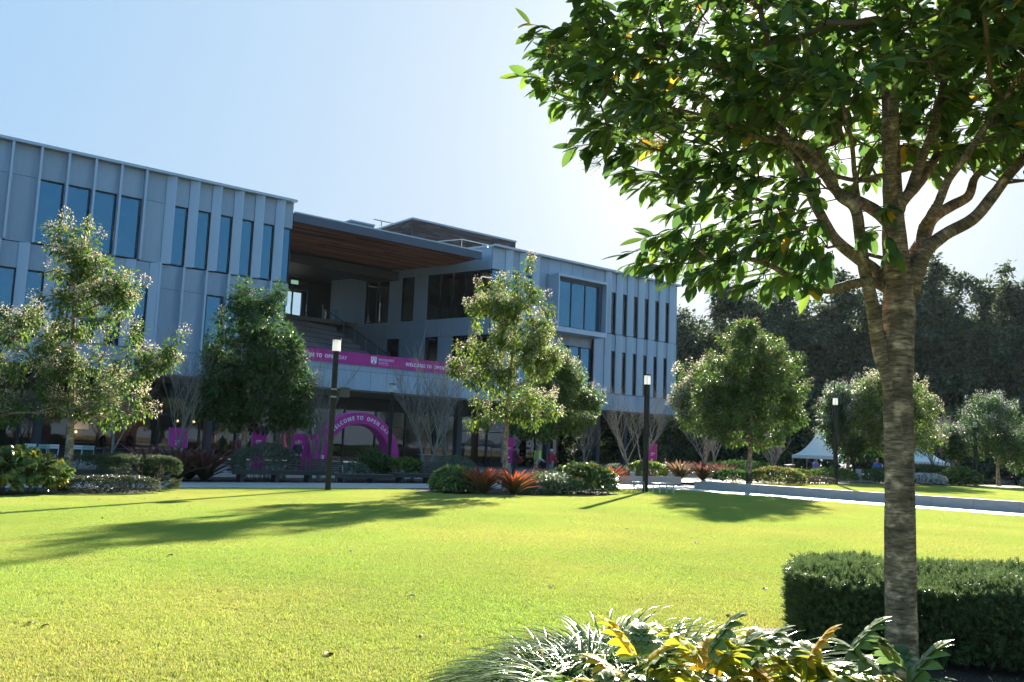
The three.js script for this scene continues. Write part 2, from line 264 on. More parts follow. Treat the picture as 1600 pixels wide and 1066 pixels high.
function thinFin(u, y0, y1, d = 1) { const m = part('fin', finThin, G.fin, bld, V(u, (y0 + y1) / 2, 0)); m.scale.set(1, y1 - y0, d); return m; }
function wideFin(u, y0, y1) { const m = part('fin', finWide, G.fin, bld, V(u, (y0 + y1) / 2, 0)); m.scale.y = y1 - y0; return m; }
const H0 = 4.3, H1 = 5.38, H2 = 8.16, H3 = 9.26, H4 = 12.03, H5 = 13.33, HT = 13.45;
{ // left wing
  const bays = []; for (let k = -6; k < 6; k++) bays.push([6.65 + 1.066 * k, 6.65 + 1.066 * (k + 1), k]);
  for (const [a, b, k] of bays) {
    panel(FRONT, a, b, H4, H5); thinFin(a, H3 + 0.01, H5 - 0.005);
    if ((k >= 1 && k <= 4) || k < -3) windowAt(FRONT, a + 0.05, b - 0.05, H3 + 0.03, H4 - 0.01); else panel(FRONT, a, b, H3, H4);
  }
  for (let k = 0; k < 6; k++) { const a = 12.95 + 1.062 * k, e = k === 5 ? 19.2 : a + 1.062; wideFin(a, H3 + 0.01, H5 - 0.005); panel(FRONT, a + 0.37, e, H4, H5); bake(FRONT, a, a + 0.37, H3, H5, -0.14, -0.04); windowAt(FRONT, a + 0.38, e - 0.02, H3 + 0.03, H4 - 0.01); }
  for (let k = -6; k < 12; k++) {
    const a = 6.58 + 1.052 * k, e = k === 11 ? 19.2 : a + 1.052;
    const solid = k === 6 || k === 7;
    panel(FRONT, a, e, H2, H3 - 0.02);
    if (k < 6) wideFin(a + 0.68, H1 + 0.005, H3 - 0.03); else thinFin(a, H0 + 0.02, H3 - 0.03, 1.1);
    if (solid) panel(FRONT, a, e, H1, H2);
    else if (k < 6) { windowAt(FRONT, a + 0.02, a + 0.67, H1 + 0.02, H2 - 0.01); bake(FRONT, a + 0.68, e, H1, H2, -0.14, -0.035); }
    else { panel(FRONT, a, a + 0.16, H1, H2); windowAt(FRONT, a + 0.18, e - 0.06, H1 + 0.02, H2 - 0.01); }
    panel(FRONT, a, e, H0, H1);
  }
  bx('parapet_cap', G.cap, FRONT, 0.2, 19.24, H5, HT, -0.35, 0.33);
  bx('side_wall', clads[1], FRONT, 19.02, 19.2, H0 + 0.01, H5 - 0.01, -14, -0.15);
}
{ // right wing front
  for (let k = 0; k < 3; k++) { const a = 31.95 + 1.06 * k + 0.9; panel(FRONT, a - 0.9 + 0.01 - (k ? 0.16 : 0.09), a, H4, H5); wideFin(a, H3 + 0.01, H5 - 0.005); bake(FRONT, a, a + 0.37, H3, H5, -0.14, -0.04); windowAt(FRONT, a - 0.9 + 0.01 - (k ? 0.13 : 0.06), a - 0.01, H3 + 0.03, H4 - 0.01); }
  for (let k = 0; k < 6; k++) panel(FRONT, 35.34 + k * 0.98, 35.34 + (k + 1) * 0.98, 12.35, H5);
  panel(FRONT, 35.34, 36.15, H3, 12.35); panel(FRONT, 40.5, 41.22, H3, 12.35);
  for (let k = 0; k < 7; k++) { const a = 41.22 + 1.06 * k - (k === 6 ? 0.02 : 0); wideFin(a + 0.02, H3 + 0.01, H5 - 0.005); bake(FRONT, a, a + 0.38, H3, H5, -0.14, -0.04); if (k < 6) { panel(FRONT, a + 0.4, a + 1.06, H4, H5); windowAt(FRONT, a + 0.41, a + 1.05, H3 + 0.03, H4 - 0.01, { glass: G.clear }); } else panel(FRONT, a + 0.4, 48.42, H3, H5); }
  // the picture window standing out from the wall
  const bw = new THREE.Group(); bw.name = 'picture_window'; bw.position.set(36.19, 8.75, 0); bld.add(bw);
  part('surround', merge([box(0, 0.09, 0, 3.55, -0.1, 1.1), box(4.12, 4.21, 0, 3.55, -0.1, 1.1), box(0.09, 4.12, 0, 0.3, -0.1, 1.098), box(0.09, 4.12, 3.4, 3.55, -0.1, 1.098)]), G.fin, bw);
  part('inner_frame', merge([box(0.09, 0.3, 0.3, 3.4, 0.55, 0.7), box(3.85, 4.12, 0.3, 3.4, 0.55, 0.7), box(0.3, 3.85, 0.3, 0.42, 0.55, 0.698), box(0.3, 3.85, 3.2, 3.4, 0.55, 0.698), box(1.46, 1.5, 0.42, 3.2, 0.6, 0.68), box(2.65, 2.69, 0.42, 3.2, 0.6, 0.68)]), G.fascia, bw);
  for (let k = 0; k < 3; k++) { const p = part('pane', PANE, G.glass, bw, V(0.3 + 1.183 * (k + 0.5), 1.81, 0.62)); p.scale.set(1.16, 2.78, 1); }
  // lower storey
  for (let k = 0; k < 5; k++) { const a = 31.95 + 1.06 * k; panel(FRONT, a, a + 1.06, H2, H3 - 0.02); windowAt(FRONT, a + 0.05, a + 0.98, H1 + 0.02, H2 - 0.01); panel(FRONT, a, a + 1.06, H0, H1); thinFin(a + 1.05, H0 + 0.02, H3 - 0.03, 0.7); }
  for (let k = 0; k < 3; k++) { const a = 37.3 + 1.03 * k; panel(FRONT, a, a + 1.03, H2, 8.72, -0.25); windowAt(FRONT, a + 0.02, a + 1.01, H1 + 0.02, H2 - 0.01, { z: -0.2 }); panel(FRONT, a, a + 1.03, H0, H1); }
  panel(FRONT, 40.4, 41.3, H1, H3 - 0.02); panel(FRONT, 40.4, 41.3, H0, H1);
  for (let k = 0; k < 7; k++) { const a = 41.3 + 1.02 * k; wideFin(a + 0.02, H1 + 0.005, H3 - 0.03); bake(FRONT, a, a + 0.38, H1, H3 - 0.02, -0.14, -0.04); panel(FRONT, a + 0.39, a + 1.02, H2, H3 - 0.02); panel(FRONT, a, a + 1.02, H0, H1); if (k < 6) windowAt(FRONT, a + 0.4, a + 1.01, H1 + 0.02, H2 - 0.01, { glass: G.clear }); else panel(FRONT, a + 0.39, a + 1.02, H1, H2); }
  bx('parapet_cap', G.cap, FRONT, 31.8, 48.5, H5, HT, -0.35, 0.33);
  bx('parapet_cap', G.cap, SIDE, -13.4, -0.4, H5 + 0.001, HT - 0.002, -0.3, 0.04);
  bx('side_wall', clads[1], FRONT, 48.3, 48.46, H0 + 0.01, H5 - 0.01, -14, -0.16);
}
{ // the return wall beside the stairs: s runs back from the corner
  const S = (s0, s1, y0, y1) => panel(SIDE, -s1, -s0, y0, y1);
  for (const [a, b] of [[0.04, 1.6], [1.6, 3.74], [3.74, 5.93], [5.93, 8.04], [8.04, 10.1], [10.1, 13.3]]) { S(a, b, H4 - 0.03, H5); S(a, b, 8.14, 9.22); }
  S(4.85, 5.93, 9.22, 12.0); S(6.95, 8.04, 9.22, 12.0); S(10.1, 13.3, 9.22, 12.0);
  for (const [a, b, n] of [[0.06, 4.84, 5], [5.94, 6.94, 1], [8.05, 10.09, 2]]) windowAt(SIDE, -b, -a, 9.24, 11.98, { lights: n, glass: G.clear });
  S(2.73, 3.85, 4.3, 8.14); S(4.86, 7.0, 4.3, 8.14); S(8.0, 13.3, 4.3, 8.14);
  for (const [a, b, n] of [[0.06, 2.72, 3], [3.86, 4.85, 1], [7.01, 7.99, 1]]) { windowAt(SIDE, -b, -a, 5.42, 8.12, { lights: n, glass: G.clear }); S(a - 0.02, b + 0.02, 4.3, 5.4); }
  for (const s of [5.95, 4.4]) bx('blind', G.blind, SIDE, -s - 0.95, -s + 0.0, 10.9, 11.9, -0.2, -0.19);
}
{ // canopy over the court with its timber lining
  bx('canopy_fascia', G.fascia, FRONT, 19.25, 31.05, 12.42, 12.86, -0.12, 0.04);
  bx('canopy_edge', G.cap, FRONT, 19.25, 31.05, 12.862, 12.93, -0.4, 0.05);
  bx('canopy_roof', G.fascia, FRONT, 19.25, 31.0, 12.56, 12.85, -14.2, -0.13);
  const r = rng(8); let k = 0;
  for (let w = -0.35; w > -6.95; w -= 0.165, k++) { const e = Math.min(31.0, 31.86 + 0.2807 * w - 0.12); let a = 19.26; while (a < e - 0.05) { const b = Math.min(e, a + 2.2 + 2.4 * r()); bx('soffit_slat', G.timber[Math.floor(r() * 5)], FRONT, a, b - 0.006, 12.47 - 0.012 * r(), 12.54, w - 0.06, w + 0.06); a = b; } }
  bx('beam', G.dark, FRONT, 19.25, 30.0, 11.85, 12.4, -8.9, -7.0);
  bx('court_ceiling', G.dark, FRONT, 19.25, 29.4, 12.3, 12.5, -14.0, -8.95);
  // upper landing, back wall and doors
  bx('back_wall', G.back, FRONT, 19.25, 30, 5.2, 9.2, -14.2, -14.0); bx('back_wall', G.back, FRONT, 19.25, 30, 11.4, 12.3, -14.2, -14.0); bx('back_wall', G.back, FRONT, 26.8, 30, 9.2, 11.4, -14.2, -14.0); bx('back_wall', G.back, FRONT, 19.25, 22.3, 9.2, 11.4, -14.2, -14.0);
  bx('landing', G.floorIn, FRONT, 19.25, 28.6, 8.96, 9.2, -13.98, -9.6);
  const dr = new THREE.Group(); dr.name = 'entrance_door'; dr.position.set(22.4, 9.2, -13.2); bld.add(dr);
  part('door_frame', merge([0, 1.1, 2.2, 3.3, 4.4].map((x) => box(x - 0.04, x + 0.04, 0, 2.7, -0.05, 0.05)).concat([box(0, 4.4, 2.2, 2.3, -0.045, 0.045), box(0, 4.4, 2.7, 3.0, -0.045, 0.045), box(0, 4.4, 0, 0.1, -0.045, 0.045)])), G.frame, dr);
  for (let i = 0; i < 4; i++) { const p = part('pane', PANE, G.rail, dr, V(0.55 + 1.1 * i, 1.15, 0)); p.scale.set(1.02, 2.1, 1); const h = part('handle', UNIT, M.steel, dr, V(1.0 + 1.1 * i, 1.05, 0.08)); h.scale.set(0.03, 0.5, 0.03); }
  bx('exit_sign', new THREE.MeshPhysicalMaterial({ color: rgb(0.2, 0.5, 0.3), emissive: rgb(0.3, 0.6, 0.4), emissiveIntensity: 0.12 }), FRONT, 25.4, 25.9, 11.7, 11.95, -12.9, -12.86);
}
{ // terrace, its solid front and the broad seating stair
  bx('terrace_slab', G.floorIn, FRONT, 19.25, 31.8, 4.9, 5.2, -14, -0.2);
  for (let k = 0; k < 12; k++) { const a = 19.24 + k * 0.98; panel(FRONT, a, a + 0.98, H0, 5.28); panel(FRONT, a, a + 0.98, 5.28, 6.1); }
  panel(FRONT, 31.0, 31.93, H0, 5.28);
  const st = new THREE.Group(); st.name = 'seating_stair'; st.position.copy(SIDE.o); st.rotation.y = SIDE.t; bld.add(st);
  const tread = mat(0.42, 0.42, 0.46, 0.8, { map: again(T_speck, 0.7) }), lip = mat(0.16, 0.075, 0.05, 0.7);
  for (let k = 0; k < 10; k++) { const s1 = 12.2 - k * 0.72, y = 9.2 - k * 0.4, L = 10.5 - k * 0.15; const q = part('step', UNIT, tread, st, V(-s1 + 0.36, y - 0.2, 1.7 + L / 2)); q.scale.set(0.718, 0.4, L); const t = part('timber_seat', UNIT, lip, st, V(-s1 + 0.62, y + 0.012, 1.7 + L / 2)); t.scale.set(0.2, 0.05, L - 0.1); }
  const rl = new THREE.Group(); rl.name = 'stair_balustrade'; rl.position.copy(SIDE.o); rl.rotation.y = SIDE.t; bld.add(rl);
  for (let k = 0; k < 8; k++) { const s = 12.2 - k * 1.0, y = 9.2 - (12.2 - s) * 0.55; const g = new THREE.BufferGeometry(); const a = [-s, y, 1.62], b = [-s + 0.96, y - 0.53, 1.62]; g.setAttribute('position', new THREE.Float32BufferAttribute([...a, ...b, b[0], b[1] + 1.05, b[2], a[0], a[1] + 1.05, a[2]], 3)); g.setIndex([0, 1, 2, 0, 2, 3]); g.setAttribute('uv', new THREE.Float32BufferAttribute([0, 0, 1, 0, 1, 1, 0, 1], 2)); g.computeVertexNormals(); part('glass_pane', g, G.rail, rl); const po = part('post', new THREE.CylinderGeometry(0.02, 0.02, 1.25, 8), M.steel, rl, V(-s - 0.02, y + 0.55, 1.64)); }
  { const s = new Soup(); s.tube([V(-12.4, 10.3, 1.66), V(-4.4, 5.9, 1.66)], [0.025, 0.025], 8); part('handrail', s.geo(), G.frame, rl); }
  for (let k = 0; k < 3; k++) { const p = part('glass_pane', PANE, G.rail, rl, V(-12.4 - k * 0.1, 9.75, 0.3 + k * 0.55)); p.rotation.y = Math.PI / 2; p.scale.set(0.5, 1.0, 1); }
}
{ // floors, inner walls and roofs
  const poly = (pts, y0, y1) => new THREE.ExtrudeGeometry(new THREE.Shape(pts.map((q) => new THREE.Vector2(q[0], -q[1]))), { depth: y1 - y0, bevelEnabled: false }).rotateX(-Math.PI / 2).translate(0, y0, 0);
  const L = [[0.3, -0.2], [19.0, -0.2], [19.0, -14], [0.3, -14]], R = [[31.95, -0.3], [48.3, -0.3], [48.3, -14], [28.2, -14], [28.35, -13]];
  for (const A of [L, R]) { part('floor_slab', poly(A, 4.42, 4.95), G.floorIn, bld); part('floor_slab', poly(A, 8.5, 9.1), G.ceil, bld); part('roof', poly(A, 12.6, 13.2), G.fascia, bld); }
  part('soffit', poly([[-0.5, -0.06], [31.9, -0.06], [48.44, -0.06], [48.44, -14], [-0.5, -14]], 4.22, 4.296), G.soffit, bld);
  for (const [y0, y1] of [[4.96, 8.49], [9.11, 12.59]]) { bx('inner_wall', G.wallIn, FRONT, 0.3, 19, y0, y1, -7.2, -7.0); bx('inner_wall', G.wallIn, FRONT, 33.8, 48.2, y0, y1, -7.2, -7.0); bx('inner_wall', G.red, FRONT, 47.6, 47.7, y0, y1, -6.9, -1.2); for (const u of y0 < 6 ? [42.7, 44.8, 45.9] : [42.9, 45.0, 47.1]) bx('red_partition', G.red, FRONT, u, u + 0.62, y0, y1, -0.75, -0.7); bx('inner_wall', G.wallIn, FRONT, 0.2, 0.3, y0, y1, -7, -0.3); }
  for (const [y0, y1] of [[4.3, 12.59]]) { bx('rear_wall', clads[2], FRONT, 0.3, 19, y0, y1, -14.15, -14.01); bx('rear_wall', clads[2], FRONT, 28.3, 48.3, y0, y1, -14.15, -14.01); }
  for (const [y0, y1] of [[4.96, 8.49], [9.11, 12.59]]) bx('inner_wall', G.wallIn, SIDE, -13.2, -3.2, y0, y1, -4.6, -4.5);
  for (const [u, y] of [[12.2, 1], [12.2, 2]]) bx('inner_wall', G.wallIn, FRONT, u, u + 0.1, y === 1 ? 4.96 : 9.11, y === 1 ? 8.49 : 12.59, -6.9, -0.4);
}
{ // plant rooms on the roof
  bx('brick_plant_room', G.brick, FRONT, 32.0, 41.0, 13.2, 16.6, -16, -9.05); bx('coping', G.cap, FRONT, 31.95, 41.05, 16.6, 16.72, -16.05, -9.0);
  bx('vent_louvre', G.dark, FRONT, 31.985, 31.999, 14.2, 15.5, -12.6, -11.6);
  bx('metal_plant_room', G.plant, FRONT, 28.6, 30.4, 13.2, 16.2, -16, -11.3); bx('coping', G.cap, FRONT, 28.55, 30.45, 16.2, 16.3, -16.05, -11.25);
  for (let k = 0; k < 8; k++) bx('metal_rib', G.plant, FRONT, 28.68 + k * 0.23, 28.72 + k * 0.23, 13.2, 16.19, -11.3, -11.25);
  for (let k = 0; k < 12; k++) bx('metal_rib', G.plant, FRONT, 28.55, 28.6, 13.2, 16.19, -15.8 + k * 0.38, -15.76 + k * 0.38);
  const rail = new Soup(), wht = mat(0.75, 0.75, 0.75, 0.5);
  for (const [a, b] of [[V(28.9, 14.0, -8), V(31.2, 14.0, -2.2)], [V(31.2, 14.0, -2.2), V(36, 14.0, -2.2)]]) { rail.tube([a, b], [0.025, 0.025], 6); for (let k = 0; k < 4; k++) { const q = a.clone().lerp(b, k / 3); rail.tube([V(q.x, 13.3, q.z), q], [0.022, 0.022], 6); } }
  part('roof_rail', rail.geo(), wht, bld);
  const pole = new Soup(); pole.tube([V(47.4, 13.4, -1), V(47.4, 14.4, -1)], [0.03, 0.03], 6); pole.tube([V(31.6, 16.6, -12.4), V(31.6, 17.0, -12.4)], [0.03, 0.03], 6); pole.tube([V(31.0, 16.98, -12.4), V(32.6, 16.98, -12.4)], [0.03, 0.03], 6); part('mast', pole.geo(), G.dark, bld);
}
{ // ground floor: glazed wall set back under the soffit, dark columns, cafe fit-out
  const GW = -5.5;
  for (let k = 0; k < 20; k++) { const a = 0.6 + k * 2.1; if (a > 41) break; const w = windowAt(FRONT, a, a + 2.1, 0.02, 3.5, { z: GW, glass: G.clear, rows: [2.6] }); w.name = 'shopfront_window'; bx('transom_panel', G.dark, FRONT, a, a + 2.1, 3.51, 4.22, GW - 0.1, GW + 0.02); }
  for (const u of [2, 9.0, 16.4, 31.2, 38.2, 42.6, 45.2]) bx('column', G.dark, FRONT, u - 0.15, u + 0.15, 0, 4.22, -2.0, -1.6);
  for (const u of [41.5, 44, 46.5, 48]) bx('column', G.dark, FRONT, u - 0.2, u + 0.2, 0, 4.22, -12.4, -12);
  bx('ground_floor', G.floorIn, FRONT, 0.3, 42, 0.3, 0.386, -16, GW - 0.1);
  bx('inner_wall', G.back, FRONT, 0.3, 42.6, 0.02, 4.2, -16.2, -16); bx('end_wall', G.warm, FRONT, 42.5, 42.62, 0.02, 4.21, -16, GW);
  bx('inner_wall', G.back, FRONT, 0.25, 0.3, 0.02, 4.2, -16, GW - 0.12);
  bx('inner_wall', G.warm, FRONT, 11.2, 11.3, 0.02, 4.2, -12, GW - 0.6); bx('inner_wall', G.soffit, FRONT, 11.3, 16, 1.2, 4.2, -9.1, -9);
  bx('cafe_counter', mat(0.18, 0.08, 0.05, 0.6), FRONT, 11.4, 15.6, 0.02, 1.05, -8.2, -7.5); bx('counter_top', mat(0.4, 0.4, 0.42, 0.4), FRONT, 11.35, 15.65, 1.05, 1.1, -8.3, -7.4);
  bx('menu_board', mat(0.75, 0.7, 0.62, 0.8), FRONT, 12.0, 12.9, 1.75, 2.7, -8.98, -8.94);
  const bulb = new THREE.SphereGeometry(0.07, 12, 8), glow = new THREE.MeshPhysicalMaterial({ color: rgb(1, 0.85, 0.6), emissive: rgb(1, 0.62, 0.28), emissiveIntensity: 0.9 });
  for (const [u, h, w] of [[13.3, 2.6, -8.3], [14.0, 2.6, -8.3], [14.7, 2.6, -8.3], [17.3, 2.4, -8.6], [18.2, 2.4, -8.6], [12.2, 1.6, -8.5], [24.0, 3.0, -9.5], [21.0, 3.1, -8.5]]) {
    part('pendant_lamp', bulb, glow, bld, V(u, h, w)); const l = new THREE.PointLight(new THREE.Color(1, 0.62, 0.3), 0.3, 0, 2); l.position.set(u, h, w); l.castShadow = true; bld.add(l);
  }
  // hanging ring lights behind the upper windows
  const tube = new THREE.MeshPhysicalMaterial({ color: rgb(0.9, 0.9, 0.9), emissive: rgb(1, 0.95, 0.85), emissiveIntensity: 0.3 });
  for (const [u, h, w] of [[11.5, 11.5, -1.2], [11.7, 11.0, -3.2], [11.4, 10.4, -1.6]]) { const s = new Soup(), q = [V(-0.3, 0, 0), V(0.05, 0.02, -0.5), V(0.35, 0, 0.1)]; for (let i = 0; i < 3; i++) s.tube([q[i], q[(i + 1) % 3]], [0.018, 0.018], 5); const o = part('ring_light', s.geo(), tube, bld, V(u, h, w)); }
  const strip = new THREE.MeshPhysicalMaterial({ color: rgb(0.9, 0.9, 0.9), emissive: rgb(1, 0.92, 0.8), emissiveIntensity: 0.35 });
  for (const [u, w] of [[33.2, -2.5], [34.6, -4.5], [37.2, -3], [38.6, -3], [40, -3]]) bx('strip_light', strip, FRONT, u, u + 1.2, 12.5, 12.55, w - 0.04, w + 0.04);
  part('wall_backing', merge(backs), G.back, bld);
}
// ---------------------------------------------------------------- banners, signs, furniture, lamps, tents
const PINK = [0.50, 0.022, 0.24];
const css = (r, g, b) => '#' + rgb(r, g, b).getHexString();
function print(w, h, draw) {
  const c = document.createElement('canvas'); c.width = w; c.height = h; const x = c.getContext('2d'); x.fillStyle = css(...PINK); x.fillRect(0, 0, w, h); x.fillStyle = '#f4ecf6'; x.strokeStyle = '#f4ecf6'; x.textBaseline = 'alphabetic'; draw(x, w, h);
  const t = new THREE.CanvasTexture(c); t.colorSpace = THREE.SRGBColorSpace; return new THREE.MeshPhysicalMaterial({ map: t, roughness: 0.65 });
}
function crest(x, cx, cy, s) { // shield with a light over waves
  x.save(); x.translate(cx, cy); x.scale(s, s); x.beginPath(); x.moveTo(-0.5, -0.55); x.lineTo(0.5, -0.55); x.lineTo(0.5, 0.2); x.quadraticCurveTo(0.45, 0.5, 0, 0.62); x.quadraticCurveTo(-0.45, 0.5, -0.5, 0.2); x.closePath(); x.fill();
  x.fillStyle = css(...PINK); x.fillRect(-0.07, 0.05, 0.14, 0.5); x.beginPath(); x.moveTo(-0.22, 0.55); x.lineTo(0, 0.02); x.lineTo(0.22, 0.55); x.closePath(); x.fill(); for (const [a, b] of [[-0.28, -0.3], [0.28, -0.3], [0, -0.38]]) { x.beginPath(); x.arc(a, b, 0.09, 0, 7); x.fill(); } x.fillRect(-0.42, -0.1, 0.84, 0.06); x.restore();
}
function arrow(x, cx, cy, s, turn) { x.save(); x.translate(cx, cy); x.rotate(turn); x.scale(s, s); x.beginPath(); x.moveTo(0, -0.5); x.lineTo(0.38, -0.08); x.lineTo(0.14, -0.08); x.lineTo(0.14, 0.5); x.lineTo(-0.14, 0.5); x.lineTo(-0.14, -0.08); x.lineTo(-0.38, -0.08); x.closePath(); x.fill(); x.restore(); }
const matte = mat(...PINK, 0.65);
{ // long banner over the terrace front
  const b = thing('open_day_banner', 'long magenta welcome banner hung along the terrace front', 'banner', P(19.26 * BS, 53.3 - 0.09, 5.6 * BS - 0.48), TURN), L = 11.5, H = 0.6, k = 178; b.scale.setScalar(BS);
  const m = print(2048, 107, (x) => {
    const line = (at) => { x.font = 'bold 47px sans-serif'; x.save(); x.translate((at) * k, 73); const w1 = x.measureText('WELCOME TO  OPEN').width; x.fillText('WELCOME TO  OPEN', 0, 0); x.font = '47px sans-serif'; x.fillText(' DAY', w1, 0); x.restore(); };
    line(0.28); line(6.95); crest(x, 4.98 * k, 52, 62); x.font = '30px sans-serif'; x.fillText('MACQUARIE', 5.27 * k, 50); x.font = '24px sans-serif'; x.fillText('University', 5.27 * k, 76); x.fillRect(5.27 * k, 86, 110, 2);
  });
  const g = new THREE.PlaneGeometry(L, H, 60, 1).translate(L / 2, H / 2, 0), p = g.attributes.position; for (let i = 0; i < p.count; i++) p.setZ(i, 0.012 * Math.sin(p.getX(i) * 2.1) + 0.006 * Math.sin(p.getX(i) * 7 + p.getY(i) * 3)); g.computeVertexNormals();
  part('cloth', g, m, b); const s = new Soup(); for (let u = 0; u <= L; u += 0.96) s.tube([V(u, H - 0.03, 0.012), V(u, H + 0.02, -0.06)], [0.006, 0.006], 5); part('eyelet_ties', s.geo(), M.steel, b);
  part('hem', merge([box(0, L, H, H + 0.012, -0.02, 0.018), box(0, L, -0.012, 0, -0.02, 0.018)]), matte, b);
}
{ // welcome arch
  const a = thing('welcome_arch', 'magenta welcome arch standing before the glass entrance', 'arch', P(24.98, 43.2), TURN), ro = 2.55, ri = 1.95, y0 = 0.68;
  const sh = new THREE.Shape(); sh.moveTo(-ro, 0); sh.lineTo(-ro, y0); sh.absarc(0, y0, ro, Math.PI, 0, true); sh.lineTo(ro, 0); sh.lineTo(ri, 0); sh.lineTo(ri, y0); sh.absarc(0, y0, ri, 0, Math.PI, false); sh.lineTo(-ri, 0);
  const body = new THREE.ExtrudeGeometry(sh, { depth: 0.8, bevelEnabled: true, bevelSize: 0.012, bevelThickness: 0.012, bevelSegments: 1, curveSegments: 48 }).translate(0, 0, -0.8); part('arch_body', body, matte, a);
  const face = new THREE.ShapeGeometry(sh, 48).translate(0, 0, 0.016), p = face.attributes.position, uv = face.attributes.uv; for (let i = 0; i < p.count; i++) uv.setXY(i, (p.getX(i) + ro) / (2 * ro), p.getY(i) / (ro + y0));
  const W = 1024, Hh = Math.round(1024 * (ro + y0) / (2 * ro));
  part('printed_front', face, print(W, Hh, (x) => {
    const s = W / (2 * ro), txt = 'WELCOME TO  OPEN DAY', R = 2.16 * s; x.font = 'bold 60px sans-serif';
    let tot = 0; const ws = [...txt].map((c) => { const w = x.measureText(c).width + 3; tot += w; return w; }); let ang = -tot / R / 2;
    [...txt].forEach((c, i) => { ang += ws[i] / R / 2; x.font = (i > 15 ? '' : 'bold ') + '60px sans-serif'; x.save(); x.translate(W / 2, Hh - y0 * s); x.rotate(ang); x.fillText(c, -ws[i] / 2, -R); x.restore(); ang += ws[i] / R / 2; });
    crest(x, 0.3 * s, Hh - 0.72 * s, 52); x.font = '15px sans-serif'; x.fillText('MACQUARIE', 0.08 * s, Hh - 0.42 * s); x.fillText('University', 0.12 * s, Hh - 0.32 * s);
  }), a);
}
function totem(name, label, pos, w, h, d, turn, draw, lift = 0) {
  const t = thing(name, label, 'sign', pos, turn), m = print(256, Math.round(256 * h / w), draw);
  part('board', box(-w / 2, w / 2, lift, lift + h, -d, 0), matte, t); part('printed_face', new THREE.PlaneGeometry(w - 0.02, h - 0.02).translate(0, lift + h / 2, 0.003), m, t);
  part('edge_trim', merge([box(w / 2 + 0.001, w / 2 + 0.02, lift, lift + h, -d, -0.004), box(-w / 2 - 0.02, -w / 2 - 0.001, lift, lift + h, -d, -0.004)]), M.steel, t);
  if (lift) part('stand', box(-w * 0.3, w * 0.3, 0, lift, -d * 0.8, -d * 0.2), M.steel, t);
  part('base_plate', box(-w / 2 - 0.05, w / 2 + 0.05, 0, 0.03, -d - 0.08, 0.1), M.black, t); return t;
}
const openDay = (x, cx, y, s) => { x.font = `bold ${s}px sans-serif`; x.fillText('OPEN', cx, y); x.font = `${s}px sans-serif`; x.fillText('DAY', cx, y + s * 0.95); };
totem('wayfinding_totem', 'tall magenta totem with an upward arrow beside the dense green tree', P(17.35, 39), 0.62, 2.2, 0.22, TURN - 0.35, (x, w, h) => { openDay(x, 70, 300, 40); arrow(x, 125, 430, 90, 0); crest(x, 70, 590, 56); x.font = '18px sans-serif'; x.fillText('MACQUARIE', 106, 585); x.fillText('University', 106, 606); });
totem('wayfinding_totem', 'magenta totem with a left arrow behind the slim tree trunk', P(31.6, 38.5), 0.7, 1.4, 0.2, TURN - 0.2, (x) => { openDay(x, 60, 230, 44); arrow(x, 110, 400, 90, -Math.PI / 2); }, 0.8);
totem('wayfinding_totem', 'magenta totem beside the lamp post on the right of the building', P(40.5, 36), 0.62, 2.0, 0.2, TURN - 0.35, (x) => { openDay(x, 90, 250, 44); arrow(x, 125, 400, 90, 0); crest(x, 100, 560, 50); x.font = '18px sans-serif'; x.fillText('University', 136, 566); }, 0.2);
{
  const t1 = totem('information_panel', 'magenta panel reading open day left of the welcome arch', P(22.0, 44.4), 0.88, 1.95, 0.06, TURN, (x) => { x.font = '26px sans-serif'; x.fillText('WELCOME', 60, 130); x.fillText('TO', 60, 158); openDay(x, 60, 225, 54); });
  totem('information_panel', 'magenta panel of small print next to the welcome arch', P(22.98, 44.4), 0.96, 1.95, 0.06, TURN, (x) => { for (let k = 0; k < 3; k++) { x.globalAlpha = 0.7; x.fillRect(44, 92 + k * 30, 120 + 22 * ((k * 5) % 3), 16); } x.globalAlpha = 1; for (let k = 0; k < 6; k++) x.fillRect(44, 250 + k * 26, 130 + 30 * ((k * 7) % 3), 5); openDay(x, 90, 440, 30); });
  totem('information_panel', 'square magenta poster in front of the cafe glass', P(16.2, 46.1), 0.95, 1.0, 0.05, TURN, (x) => { openDay(x, 90, 200, 40); }, 1.0);
}
